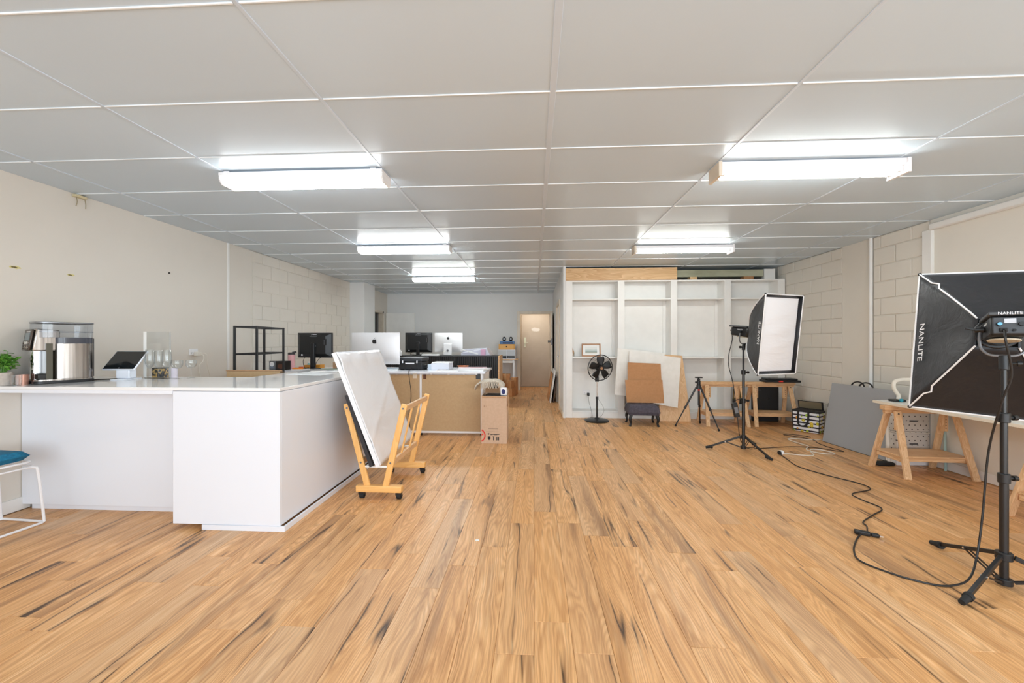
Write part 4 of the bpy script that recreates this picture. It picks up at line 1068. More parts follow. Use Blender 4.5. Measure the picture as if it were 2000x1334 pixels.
# ================================================================ RIGHT SIDE, in front of the shelving
# picture on the shelf and wooden ornament
t = thing('framed_picture', 'small timber-framed landscape picture on the shelving shelf', 'picture', (.978, 7.00, 7.878-6.85), rot=(R(-6), 0, 0))
for a in ((-.16, -.012, 0, -.14, .006, .22), (.14, -.012, 0, .16, .006, .22), (-.1395, -.012, 0, .1395, .006, .02), (-.1395, -.012, .2, .1395, .006, .22)):
    part('frame_side', MB().box(*a), mat('oak_brown', C(172, 122, 84), .5) if 'oak_brown' not in bpy.data.materials else bpy.data.materials['oak_brown'], t, .002)
part('mount', MB().box(-.139, -.003, .021, .139, .003, .199), M_paper, t)
m_ls = mat('landscape_print', C(200, 206, 204), .5); q = NT(m_ls)
zz = q.n('ShaderNodeSeparateXYZ', ins={0: q.vmath('ADD', q.obj(), (0, 0, 0))}).outputs[2]
zz = q.math('ADD', zz, q.math('MULTIPLY', q.noise(q.obj(), 22, 3), .02))
q.link(q.ramp(q.maprange(zz, .06, .17, 0, 1), [(.0, C(196, 178, 150)), (.3, C(150, 164, 160)), (.55, C(196, 204, 200)), (.8, C(226, 226, 222))]), 'Base Color')
part('landscape_print', MB().box(-.10, -.0038, .055, .10, -.0031, .17), m_ls, t)
t = thing('wooden_ornament', 'twisted wooden ornament in a clear jar on the shelf', 'ornament', (.655, 7.0, 1.0285))
part('jar', MB().lathe([(.001, .002), (.042, .002), (.042, .07), (.044, .07), (.044, 0), (.001, 0)], 22, cap0=False, cap1=False), M_glass, t)
part('wood_piece', MB().tube([(-.005, 0, .006), (.012, 0, .07), (-.012, .0, .14), (-.02, 0, .20)], [.012, .02, .018, .022], 8, 4), mat('driftwood', C(186, 146, 110), .7), t)
part('twig', MB().tube([(.02, .01, .006), (.025, .01, .08), (.012, .01, .11)], .007, 6, 3), mat('driftwood_pale', C(200, 172, 146), .7), t)

# pedestal fan
fn = thing('pedestal_fan', 'black pedestal fan with five blades in front of white shelving', 'fan', (1.014, 6.60, 0))
part('base', MB().lathe([(.19, 0), (.195, .012), (.17, .028), (.05, .038), (.03, .055)], 36), M_black, fn)
part('lower_pole', MB().cyl((0, 0, .05), (0, 0, .36), .016), M_black, fn)
part('collar', MB().cyl((0, 0, .355), (0, 0, .395), .022), M_black, fn)
part('upper_pole', MB().cyl((0, 0, .39), (0, 0, .64), .0115), M_chrome, fn)
part('control_neck', MB().cyl((0, .0, .635), (0, .012, .80), .032, .026), M_black, fn, .004)
fh = part('cage', MB(), M_blackm, fn) if False else None
hd = MB(); CX = (0.035, -.10, .868)
rotF = Matrix.Translation(CX) @ Matrix.Rotation(R(14), 4, 'Z') @ Matrix.Rotation(R(6), 4, 'X')
def fpart(name, mb, m, bev=0): return part(name, mb.xf(rotF), m, fn, bev)
RF = .205
fpart('motor_housing', MB().cyl((0, .05, 0), (0, .17, 0), .062, .045, 24), M_black, .006)
fpart('rim', MB().tube([(RF*math.cos(2*math.pi*i/40), 0, RF*math.sin(2*math.pi*i/40)) for i in range(40)], .0075, 8, closed=True), M_blackm)
for y, nm, k in ((-.055, 'front_grille', 44), (.055, 'rear_grille', 44)):
    g = MB()
    for i in range(k):
        a = 2*math.pi*i/k; a2 = a+.35
        g.tube([(.045*math.cos(a), y, .045*math.sin(a)), (.13*math.cos((a+a2)/2), y*.95, .13*math.sin((a+a2)/2)), (RF*.93*math.cos(a2), y*.5, RF*.93*math.sin(a2)), (RF*math.cos(a2), 0, RF*math.sin(a2))], .0011, 4)
    g.tube([(.125*math.cos(2*math.pi*i/30), y*.96, .125*math.sin(2*math.pi*i/30)) for i in range(30)], .0013, 4, closed=True)
    o = fpart(nm, g, M_blackm); o['kind'] = 'stuff'
fpart('grille_badge', MB().cyl((0, -.06, 0), (0, -.052, 0), .046, n=24), M_black)
fpart('badge_print', MB().cyl((.0, -.0615, .0), (.0, -.060, .0), .022, n=18), mat('copper_badge', C(176, 128, 92), .4))
fpart('hub', MB().cyl((0, -.03, 0), (0, .045, 0), .036, .04, 20), M_black)
for i in range(5):
    a = 2*math.pi*i/5+.35
    def bl_(u, v, a=a):
        r = .035+.145*u; wd = (.02+.038*math.sin(min(1, u*1.15)*math.pi*.62))
        t_ = (v-.5)*2*wd
        return (r*math.cos(a)-t_*math.sin(a), -.012+.02*(v-.5)*1.6, r*math.sin(a)+t_*math.cos(a))
    o = part('blade', MB().grid(bl_, 8, 4).xf(rotF), M_black, fn, solid=.003)
t = thing('fan_plug', 'black plug and grey fan lead at the white wall outlet', 'plug', (.938, 7.111, .385))
part('plug_body', MB().box(-.02, -.062, -.04, .02, -.004, .008), M_black, t, .008)
part('cable', MB().tube([(0, -.05, -.04), (.004, -.06, -.12), (.02, -.22, -.24), (.03, -.29, -.36), (-.04, -.36, -.38), (-.10, -.42, -.38), (-.16, -.36, -.38)], .004, 7, 7), mat('grey_cable', C(150, 148, 146), .5), t)
single('fan_lead', MB().tube([(1.03, 6.62, .36), (1.09, 6.62, .28), (1.13, 6.62, .18), (1.10, 6.63, .09), (1.04, 6.64, .048)], .0035, 7, 6), mat('light_grey_cable', C(170, 168, 164), .5), 'loose grey lead looping beside the fan pole', 'cable')

# white boards, card sheets, stool, pine board
def sheet(name, label, cat, pts, th, m, grp=None, bev=0):
    """flat board given by its four front corners"""
    P = [Vector(p) for p in pts]; n = (P[1]-P[0]).cross(P[3]-P[0]).normalized()
    base = sum(P, Vector())/4; base = Vector((base.x, base.y, min(p.z for p in P)))
    vs = [p-base for p in P] + [p+n*th-base for p in P]
    b = MB().add(vs, [(0,1,2,3)[::-1], (4,5,6,7), (0,1,5,4), (1,2,6,5), (2,3,7,6), (3,0,4,7)])
    if n.y < 0: b.f = [tuple(reversed(f)) for f in b.f]
    o = single(name, b, m, label, cat, tuple(base), 0, grp, bev); return o
def P_(x, z, zb, y0, slope): return (x, y0+(z-zb)*slope, z)
sheet('white_board', 'large tilted white board leaning on the shelving, rear one', 'board',
      [P_(1.385, 1.178, .40, 6.66, .16), P_(2.14, 1.09, .40, 6.66, .16), P_(2.07, .33, .40, 6.66, .16), P_(1.31, .42, .40, 6.66, .16)], .012, M_foam, 'white boards leaning by the stool')
sheet('white_board', 'tilted white board with low right corner, in front of pine board', 'board',
      [P_(1.55, 1.13, .25, 6.60, .10), P_(2.37, 1.02, .25, 6.60, .10), P_(2.29, .225, .25, 6.60, .10), P_(1.52, .36, .25, 6.60, .10)], .012, M_foam, 'white boards leaning by the stool')
sheet('pine_board', 'tall pine board leaning at right of the white boards', 'board',
      [P_(2.03, 1.08, 0, 6.62, .18), P_(2.44, 1.05, 0, 6.62, .18), P_(2.51, .001, 0, 6.62, .18), P_(2.02, .001, 0, 6.62, .18)], .022, M_pinez, None, .002)
t = thing('footstool', 'low dark grey button-tufted stool with black curved legs', 'stool', (1.665, 6.36, 0), R(-3))
m_vel = noisy('dark_purple_grey_velvet', C(78, 72, 82), C(60, 55, 64), 40, .85, .1)
def seat(u, v):
    x = (u-.5)*2; y = (v-.5)*2
    k = (max(0, 1-abs(x)**7)*max(0, 1-abs(y)**7))**.4
    dim = sum(math.exp(-(((u-a)/.05)**2+((v-b)/.06)**2)) for a in (.2, .4, .6, .8) for b in (.25, .5, .75))
    return (x*.232, y*.19, .225+.11*k-.018*dim)
part('seat', MB().grid(seat, 34, 24).grid(lambda u, v: ((u-.5)*.464, (v-.5)*.38, .205), 2, 2).box(-.232, -.19, .205, .232, .19, .226), m_vel, t)
part('apron', MB().box(-.222, -.18, .17, .222, .18, .2045), m_vel, t, .008)
for sx in (-1, 1):
    for sy in (-1, 1):
        part('leg', MB().tube([(sx*.19, sy*.15, .17), (sx*.206, sy*.165, .11), (sx*.196, sy*.158, .05), (sx*.212, sy*.17, .001)], [.026, .022, .016, .018], 10, 4), M_black, t)
ST = .332
sheet('card_sheet', 'brown card sheet on the stool, rear and taller one', 'card', [(1.465, 6.44, .957), (1.975, 6.44, .937), (1.99, 6.40, ST+.002), (1.455, 6.40, ST+.002)], .005, M_cardbrown, 'brown card sheets on the stool')
sheet('card_sheet', 'brown card sheet on the stool, front and shorter one', 'card', [(1.417, 6.40, .685), (1.99, 6.40, .688), (2.005, 6.36, ST+.002), (1.435, 6.36, ST+.006)], .005, M_cardbrown, 'brown card sheets on the stool')

# camera tripod
tp = thing('camera_tripod', 'black camera tripod with ball head before the pine trestles', 'tripod', (2.46, 6.20, 0))
def leg_dir(fx, fy): return fx, fy
for fx, fy in ((-.325, .05), (.185, -.255), (.14, .30)):
    f = Vector((fx, fy, .012)); top = Vector((fx*.10, fy*.10, .60)); mid = top+(f-top)*.52
    part('upper_leg', MB().cyl(top, mid, .0135, n=12), M_blackm, tp)
    part('lower_leg', MB().cyl(mid, f, .009, n=12), M_blackm, tp)
    part('leg_lock', MB().cyl(mid-(f-top)*.02, mid+(f-top)*.03, .0175, n=12), M_black, tp)
    part('rubber_foot', MB().cyl(f+(top-f)*.03, Vector((f.x, f.y, 0.0)), .014, .013, n=12), M_rubber, tp)
part('centre_column', MB().cyl((0, 0, .33), (0, 0, .66), .012, n=12), M_blackm, tp)
part('spider', MB().cyl((0, 0, .575), (0, 0, .635), .038, .03, n=18), M_black, tp, .004)
part('red_band', MB().cyl((0, -.012, .548), (0, -.012, .575), .014, n=14), M_red, tp)
part('head_base', MB().cyl((0, 0, .635), (0, 0, .70), .027, n=18), M_black, tp, .004)
part('ball', MB().sphere((0, 0, .715), .022), M_blackm, tp)
part('plate_clamp', MB().box(-.05, -.028, .738, .05, .028, .755), M_black, tp, .004)
part('head_knob', MB().cyl((-.027, 0, .675), (-.05, 0, .675), .012, n=12), M_black, tp)

# pine trestles
def trestle(label, loc, rz):
    t = thing('trestle', label, 'trestle', loc, rz, 'pine trestles')
    part('beam', MB().box(-.35, -.035, .615, .35, .035, .662), M_pine, t, .004)
    part('lower_beam', MB().box(-.335, -.018, .585, .335, .018, .6145), M_pine, t, .003)
    for sx in (-1, 1):
        for sy in (-1, 1):
            part('leg', MB().bar((sx*.255, sy*.052, .61), (sx*.29, sy*.215, .0), .055, .026, (1, 0, 0)), M_pinez, t, .003)
            part('bolt', MB().cyl((sx*.257, sy*.066, .585), (sx*.257, sy*.073, .585), .009, n=12), M_ink, t)
        part('end_rail', MB().box(sx*.279-.011, -.15, .14, sx*.279+.011, .15, .185), M_piney, t, .003)
        part('adjuster_post', MB().box(sx*.205-.03, -.012, .415, sx*.205+.03, .012, .584), M_pinez, t, .002)
        pg = MB()
        for k in range(5): pg.cyl((sx*.205+.008, -.0125, .445+.028*k), (sx*.205+.008, -.0131, .445+.028*k), .005, n=10)
        part('peg_holes', pg, M_ink, t)
        part('stub_post', MB().box(sx*.205-.018, -.009, .30, sx*.205+.018, .009, .4148), M_pinez, t, .002) if False else None
    part('shelf_board', MB().box(-.30, -.155, .1855, .30, .155, .202), M_pine, t, .003)
    part('shelf_lip', MB().box(-.266, -.15, .15, .266, -.128, .185), M_pine, t, .003)
    return t
tr = trestle('pine trestle directly behind the camera tripod', (2.93, 6.46, 0), R(-3))
tr.location = (2.925, 6.46, 0)
trb = dup(tr, (3.635, 6.45, 0), R(-4), 'pine trestle with black tray on it, next to shelving end')
trc = dup(tr, (3.765, 4.155, 0), R(-2), 'pine trestle carrying the far end of the white tabletop')
trd = dup(tr, (3.785, 2.96, 0), R(-2), 'pine trestle under the near end of the white tabletop')
t = thing('black_tray', 'black flat equipment tray with red mark on the trestle', 'tray', (3.76, 6.42, .664), R(-6))
part('tray_body', MB().box(-.25, -.11, 0, .25, .11, .035), M_black, t, .01)
part('upper_plate', MB().box(-.22, -.10, .0355, .21, .10, .06), M_black, t, .008)
part('red_mark', MB().box(-.06, -.1135, .008, .0, -.1105, .028), M_red, t)
t = thing('black_case', 'flat black case standing upright beneath the trestle', 'case', (3.72, 6.735, 0), R(-2))
part('case_shell', MB().box(-.20, -.04, 0, .19, .04, .56), M_ink, t, .012)
part('faint_print', MB().box(-.17, -.0412, .50, -.09, -.0403, .508), M_grey, t)
part('latch', MB().box(.02, -.045, .35, .05, -.0403, .38), M_black, t, .002)
t = thing('hand_bag', 'olive and black soft bag hanging between the two trestles', 'bag', (3.28, 6.74, .30))
part('bag_body', MB().box(-.05, -.06, 0, .05, .05, .22), mat('olive_fabric', C(92, 82, 34), .8), t, .025)
part('strap', MB().tube([(-.03, 0, .21), (-.02, 0, .31), (.02, 0, .31), (.03, 0, .21)], .006, 6, 5), M_ink, t)
part('base_panel', MB().box(-.052, -.062, -.02, .052, .052, .06), M_ink, t, .012)

# striped shopping bag
bg_ = thing('striped_cooler_bag', 'black and white striped cooler bag with printed blossoms', 'bag', (3.90, 5.98, 0), R(-52))
m_st = mat('striped_print', C(240, 240, 242), .6); q = NT(m_st)
sz = q.n('ShaderNodeSeparateXYZ', ins={0: q.obj()})
stp = q.math('GREATER_THAN', q.math('FRACT', q.math('MULTIPLY', q.math('ADD', sz.outputs[2], .012), 19.0)), .62)
c_ = q.mix(stp, C(240, 240, 243), C(24, 24, 44))
vv = q.n('ShaderNodeTexVoronoi', ins={'Vector': q.obj(), 'Scale': 15.0, 'Randomness': .8})
ds = vv.outputs['Distance']
hue = q.n('ShaderNodeSeparateColor', ins={0: vv.outputs['Color']}).outputs[0]
fl = q.ramp(hue, [(.0, C(236, 190, 50)), (.3, C(150, 196, 60)), (.55, C(236, 142, 40)), (.8, C(168, 204, 70))])
c_ = q.mix(q.math('LESS_THAN', ds, .33), c_, fl); c_ = q.mix(q.math('LESS_THAN', ds, .11), c_, C(250, 226, 110))
q.link(c_, 'Base Color')
def taper(hx, hy, z0, z1, k):
    return MB().add([(-hx*k,-hy*k,z0),(hx*k,-hy*k,z0),(hx*k,hy*k,z0),(-hx*k,hy*k,z0),(-hx,-hy,z1),(hx,-hy,z1),(hx,hy,z1),(-hx,hy,z1)],
                    [(0,3,2,1),(4,5,6,7),(0,1,5,4),(1,2,6,5),(2,3,7,6),(3,0,4,7)])
part('bag_body', taper(.165, .10, .004, .29, .95), m_st, bg_, .012)
part('top_band', taper(.168, .103, .285, .312, 1), M_ink, bg_, .004)
part('lid', MB().bar((0, .085, .315), (.0, .06, .43), .31, .012, (1, 0, 0)), M_ink, bg_, .004)
part('lid_lining', MB().bar((0, .073, .325), (.0, .049, .42), .27, .006, (1, 0, 0)), mat('foil_lining', C(148, 136, 112), .3, .4), bg_)
part('carry_strap', MB().tube([(-.09, -.103, .30), (-.09, -.112, .14), (-.06, -.114, .09), (.0, -.114, .10), (.03, -.112, .16), (.035, -.104, .30)], .012, 6, 5), M_ink, bg_)
part('corner_piping', MB().tube([(-.155, -.093, .01), (-.166, -.103, .29)], .005, 6).tube([(.155, -.093, .01), (.166, -.103, .29)], .005, 6), M_ink, bg_)

# grey folding board against the right wall
gb = thing('grey_folding_board', 'large grey folding display board leaning by the right wall', 'board', (3.705, 5.42, 0), rot=(0, R(9.5), R(4)))
part('panel', MB().box(0, -.86, .004, .02, 0, .765), M_mid, gb, .003)
part('panel', MB().box(.0215, -.86, .004, .042, 0, .76), M_mid, gb, .003)
part('bottom_edge', MB().box(.0, -.86, .0, .042, 0, .0035), M_ink, gb)
for y in (-.36, -.47):
    part('carry_handle', MB().tube([(.02, y+.09, .762), (.02, y+.06, .80), (.02, y, .815), (.02, y-.06, .80), (.02, y-.09, .762)], .008, 8, 5), M_ink, gb)
part('side_clip', MB().box(.0, .0005, .45, .02, .006, .50), M_ink, gb)

# white tabletop and what is on / under it
tt_ = thing('white_tabletop', 'white tabletop resting on two pine trestles at right', 'tabletop', (3.45, 4.32, .6635), R(1.5))
part('top', MB().box(0, -2.1, 0, .62, 0, .026), mat('tabletop_white', C(238, 236, 230), .35), tt_, .002)
part('edge_strip', MB().box(-.0025, -2.1, .001, -.0002, 0, .025), mat('edge_cream', C(226, 216, 198), .5), tt_)
la = thing('clamp_lamp', 'white bent tube lamp with teal clamp on the tabletop', 'lamp', (3.60, 4.22, .69))
part('clamp_base', MB().box(-.055, -.04, 0, .055, .04, .022), M_black, la, .006)
part('teal_knob', MB().cyl((-.0, -.04, .017), (-.0, -.052, .017), .016, n=16), mat('teal_blue', C(34, 140, 160), .4), la)
part('arm', MB().tube([(.01, 0, .022), (.012, 0, .06), (-.03, .0, .13), (-.025, .0, .19), (.02, -.01, .215), (.10, -.03, .222), (.26, -.07, .224), (.36, -.1, .20)], .017, 12, 6), M_cabw, la)
part('lamp_head', MB().cyl((.36, -.1, .20), (.40, -.11, .13), .03, .05, 20), M_cabw, la)
t = thing('cable_coil', 'coil of black and grey straps behind the clamp lamp', 'coil', (3.80, 4.26, .69))
for k in range(4):
    part('loop', MB().tube([(.02*k+.055*math.cos(2*math.pi*i/24)*.9, 0, .057+.05*math.sin(2*math.pi*i/24)) for i in range(24)], .006, 6, closed=True), M_ink if k in (0, 3) else M_grey, t, rot=(0, 0, R(20)))
m_dot = mat('dotted_storage_fabric', C(206, 200, 192), .7); q = NT(m_dot)
sx_ = q.n('ShaderNodeSeparateXYZ', ins={0: q.obj()})
def cell(a, k, off=0.0): return q.math('SUBTRACT', q.math('FRACT', q.math('ADD', q.math('MULTIPLY', a, k), off)), .5)
hsum = q.math('ADD', sx_.outputs[0], sx_.outputs[1])
row = q.math('MULTIPLY', q.math('FLOOR', q.math('MULTIPLY', sx_.outputs[2], 22.0)), .5)
dd = q.math('SQRT', q.math('ADD', q.math('POWER', cell(q.math('ADD', hsum, 0.0), 18.0, row), 2.0), q.math('POWER', cell(sx_.outputs[2], 22.0), 2.0)))
q.link(q.mix(q.math('LESS_THAN', dd, .13), C(206, 200, 192), C(62, 56, 54)), 'Base Color')
def dotbox(label, loc, rz, h):
    t = thing('storage_box', label, 'box', loc, rz, 'dotted storage boxes')
    part('box', MB().box(-.16, -.072, 0, .16, .07, h), m_dot, t, .006)
    part('lid', MB().box(-.165, -.077, h+.0005, .165, .074, h+.02), m_dot, t, .005)
    part('handle', MB().box(-.04, -.079, h*.5, .04, -.0725, h*.5+.02), M_grey, t, .003)
single('white_case', MB().box(-.16, -.07, 0, .16, .07, .10), M_wmetal, 'white flat case under the dotted storage boxes', 'case', (3.915, 4.475, 0), 0, bev=.008)
dotbox('dotted fabric storage box, lower one of two', (3.915, 4.475, .1005), 0, .23)
dotbox('dotted fabric storage box, upper one of two', (3.915, 4.475, .352), 0, .20)
single('black_floor_bag', MB().box(-.09, -.05, 0, .09, .05, .035), M_ink, 'flat black pouch on floor under the right trestle', 'pouch', (3.63, 4.42, 0), R(4), bev=.015)
single('white_tube', MB().cyl((0, 0, 0), (.0, .03, .42), .016, n=14), M_cabw, 'white tube standing behind the right trestle post', 'tube', (3.70, 4.43, .036))
single('teal_tube', MB().cyl((0, 0, 0), (.0, .01, .62), .011, n=14), mat('pale_teal', C(170, 200, 196), .4), 'pale teal tube standing beside the right wall', 'tube', (4.083, 4.25, .0))

# ================================================================ STUDIO LIGHTS
def light_stand(label, loc, top, angs, rf=.42, hub=.16, low=.03):
    t = thing('light_stand', label, 'light stand', loc)
    part('lower_pole', MB().cyl((0, 0, low-.02), (0, 0, top*.5), .0175), M_blackm, t)
    part('middle_pole', MB().cyl((0, 0, top*.48), (0, 0, top*.78), .0145), M_blackm, t)
    part('upper_pole', MB().cyl((0, 0, top*.76), (0, 0, top), .011), M_blackm, t)
    for z in (.50, .78):
        c = part('collar', MB().cyl((0, 0, top*z-.025), (0, 0, top*z+.025), .024), M_black, t, .003)
        part('knob', MB().cyl((.022, 0, top*z), (.05, 0, top*z), .008).cyl((.042, 0, top*z), (.062, 0, top*z), .014, n=12), M_black, c)
    part('upper_hub', MB().cyl((0, 0, hub-.02), (0, 0, hub+.02), .033), M_black, t, .003)
    part('lower_hub', MB().cyl((0, 0, low-.018), (0, 0, low+.014), .033), M_black, t, .003)
    for a in angs:
        d = Vector((math.cos(R(a)), math.sin(R(a)), 0)); f = d*rf+Vector((0, 0, .018)); h_ = d*.035+Vector((0, 0, hub))
        l = part('leg', MB().bar(h_, f, .022, .018, (0, 0, 1)), M_blackm, t, .003)
        part('rubber_foot', MB().cyl(f-d*.05+Vector((0, 0, .014)), f+d*.012, .017, .014, n=12).cyl(f-d*.062+Vector((0, 0, .016)), f-d*.04+Vector((0, 0, .011)), .021, n=12), M_rubber, l)
        sd = Vector((-d.y, d.x, 0))*.010
        for s in (-1, 1):
            part('brace', MB().bar(d*.035+sd*s+Vector((0, 0, low)), h_+(f-h_)*.45+sd*s, .009, .004, (0, 0, 1)), M_blackm, t)
        part('rivet', MB().cyl(h_+(f-h_)*.45-sd*1.4, h_+(f-h_)*.45+sd*1.4, .006, n=10), M_chrome, t)
    return t
M_sbk = mat('softbox_black_nylon', C(37, 38, 42), .42, spec=.4); q = NT(M_sbk)
q.bump(q.noise(q.vmath('MULTIPLY', q.obj(), (2, 2, 2)), 3.2, 4, .55, 1.2), .35, .02)
M_diff = mat('white_diffusion_cloth', C(247, 247, 251), .8); q = NT(M_diff)
q.bump(q.noise(q.vmath('MULTIPLY', q.obj(), (1.2, 1, 5)), 2.2, 3, .5, .8), .35, .02)
def softbox(name, label, loc, rot, w_, h_, L, texts, bow=.62):
    t = thing(name, label, 'softbox', loc, 0, None, rot)
    hw, hh = w_/2, h_/2; r0 = .075
    rim = [(-hw, -hh), (hw, -hh), (hw, hh), (-hw, hh)]; inn = [(-r0, -r0), (r0, -r0), (r0, r0), (-r0, r0)]
    def prof(s): return s**bow
    def pt(c, s):            # s: 0 at the ring, 1 at the rim; the rods bow outwards
        k = prof(s); return Vector((inn[c][0]+(rim[c][0]-inn[c][0])*k, L*s, inn[c][1]+(rim[c][1]-inn[c][1])*k))
    for c in range(4):
        d_ = (c+1) % 4
        def g(u, v, c=c, d_=d_):
            a, b = pt(c, v), pt(d_, v); p = a+(b-a)*u
            sag = .022*math.sin(math.pi*u)*math.sin(math.pi*min(1, v*1.0))*4*.25
            q_ = p.copy(); rad = Vector((p.x, 0, p.z)); 
            if rad.length > 1e-5: q_ -= rad.normalized()*sag
            return q_
        part('side_panel', MB().grid(g, 16, 16), M_sbk, t, solid=.002)
        pts = [pt(c, i/14) for i in range(15)]
        out = [p + Vector((math.copysign(.004, p.x), -.004, math.copysign(.004, p.z))) for p in pts]
        k = 9; out[k] = out[k] + Vector((-math.copysign(.016, rim[c][0]), 0, math.copysign(.010, rim[c][1])))
        part('seam_piping', MB().tube(out, .0045, 6), M_wprint, t)
        a, b = Vector((rim[c][0], L, rim[c][1])), Vector((rim[d_][0], L, rim[d_][1]))
        part('rim_piping', MB().tube([a, b], .0065, 8), M_wprint, t)
        sl = 1-.035/L; li = []
        for c2 in (c, d_):
            pr_, pi_ = pt(c2, 1.0), pt(c2, sl)
            li += [pr_ - Vector((math.copysign(.006, pr_.x), 0, math.copysign(.006, pr_.z))), pi_ - Vector((math.copysign(.006, pi_.x), 0, math.copysign(.006, pi_.z)))]
        part('rim_lip', MB().add([li[0], li[1], li[3], li[2]], [(0, 1, 2, 3)]), M_sbk, t, solid=.002)
        part('corner_tip', MB().sphere(a+Vector((0, -.004, 0)), .011, 10, 7), M_black, t)
    def df(u, v):
        x = (u-.5)*2; z = (v-.5)*2
        e = pt(2, 1-.035/L); return (x*(e.x-.008), L-.034+.014*(1-x*x)*(1-z*z)+.003*math.sin(z*14+x*2)*(1-x*x)*(1-z*z), z*(e.z-.008))
    part('diffuser_cloth', MB().grid(df, 24, 40), M_diff, t)
    part('speed_ring', MB().cyl((0, -.012, 0), (0, .012, 0), .088, n=28), M_blackm, t, .003)
    for (s, size, off, zrot, c0, c1) in texts:
        # lettering printed on the panel at -X (c = 3 -> 0), reading along the rim
        a = g_side(pt, c0, c1, .80); up_ = (a[1]-a[0]).normalized()
        n_ = a[2]
        x_ = up_*(1 if zrot > 0 else -1); y_ = n_.cross(x_)
        M4 = Matrix((x_, y_, n_)).transposed().to_4x4()
        p = a[0]+(a[1]-a[0])*off[0] + a[3]*off[1] + n_*.006
        o = text('lettering', s, size, M_wprint, t, p, M4.to_euler(), .0004)
    return t
def g_side(pt, c, d, v):
    a, b = pt(c, v), pt(d, v); a2, b2 = pt(c, v+.04), pt(d, v+.04)
    al = (b-a).normalized(); ra = ((a2+b2)/2-(a+b)/2).normalized()
    n = al.cross(ra).normalized()
    if n.dot(Vector((a.x+b.x, 0, a.z+b.z))) < 0: n = -n
    return a, b, n, ra
def lamp_head(name, label, loc, rot, txt):
    """LED head: the ring end is at the origin, the body reaches back along -Y"""
    t = thing(name, label, 'studio lamp', loc, 0, None, rot)
    part('body', MB().box(-.062, -.235, -.052, .062, -.02, .048), M_black, t, .01)
    part('front_collar', MB().cyl((0, -.035, 0), (0, -.0125, 0), .075, n=26), M_black, t, .003)
    part('top_fin', MB().box(-.072, -.262, .0485, .072, -.03, .066), mat('anthracite', C(70, 72, 75), .35), t, .004)
    f = part('control_face', MB().box(-.056, -.244, -.044, .056, -.2355, .042), mat('dark_grey_panel', C(58, 60, 64), .35), t, .004)
    part('display', MB().box(-.018, -.2462, .010, .022, -.2442, .034), mat('lcd_pale', C(206, 208, 214), .3), f, .001)
    part('dial', MB().cyl((-.034, -.2445, .004), (-.034, -.262, .004), .011, .010, 18), M_black, f)
    part('dial_cap', MB().cyl((-.034, -.2622, .004), (-.034, -.2635, .004), .0085, n=18), mat('blue_lit_cap', C(110, 170, 196), .25, .5), f)  # blue light on the knob is put into the cap's colour
    part('dial', MB().cyl((.038, -.2445, .004), (.038, -.262, .004), .011, .010, 18), M_black, f)
    part('power_socket', MB().box(-.034, -.256, -.036, -.008, -.2442, -.016), M_ink, f, .002)
    part('toggle_switch', MB().cyl((.014, -.2445, -.026), (.014, -.256, -.028), .006, n=10), M_ink, f)
    part('lower_grille', MB().lathe([(.058, 0), (.06, .006), (.05, .012)], 22, sy=1.2), mat('cream_ring', C(196, 186, 166), .5), t, loc=(0, -.12, -.066))
    part('yoke', MB().tube([(-.078, -.10, .0), (-.082, -.10, -.05), (-.078, -.10, -.10), (-.05, -.10, -.135), (0, -.10, -.14), (.05, -.10, -.135), (.078, -.10, -.10), (.082, -.10, -.05), (.078, -.10, .0)], .0065, 8, 4), M_grey, t)
    for s in (-1, 1): part('yoke_knob', MB().cyl((s*.063, -.10, .0), (s*.10, -.10, .0), .016, n=14), M_black, t, .003)
    part('lock_lever', MB().bar((-.09, -.10, 0), (-.135, -.10, .012), .014, .010), M_black, t, .003)
    part('spigot', MB().cyl((0, -.10, -.14), (0, -.10, -.215), .019, n=16), M_black, t, .002)
    part('spigot_knob', MB().cyl((.018, -.10, -.18), (.05, -.10, -.18), .006, n=10).cyl((.045, -.10, -.18), (.062, -.10, -.18), .015, n=12), M_black, t)
    text('lettering', txt, .020, M_wprint, t, (.0, -.2625, .0575), (R(90), 0, 0), .0003)
    text('lettering', txt, .018, M_wprint, t, (.0625, -.12, .022), (R(90), 0, R(90)), .0003)
    text('lettering', txt, .018, M_wprint, t, (-.0625, -.12, .022), (R(90), 0, R(-90)), .0003)
    return t

# near light: softbox aimed away, to the right
S2 = Vector((2.464, 2.262, 0)); rz2 = R(-38.2)
light_stand('tall black light stand at the right edge, with lamp and softbox', S2, 1.135, (85, 205, 325))
def on_stand(S, z, M): return S + Vector((0, 0, z)) - M @ Vector((0, -.10, -.2155))
M2 = Matrix.Rotation(rz2, 3, 'Z') @ Matrix.Rotation(R(-8), 3, 'X'); ax2 = M2 @ Vector((0, 1, 0))
head2 = on_stand(S2, 1.135, M2)
lamp_head('studio_lamp', 'black studio lamp head on the near stand, rear panel facing us', head2, M2.to_euler(), 'NANLITE')
softbox('softbox', 'big black softbox seen from behind at the right edge', head2+ax2*.012, (M2 @ Matrix.Rotation(R(3.6), 3, 'Y')).to_euler(), .60, .90, .40, [('NANLITE', .062, (.53, .02), 1, 3, 0)], .86)
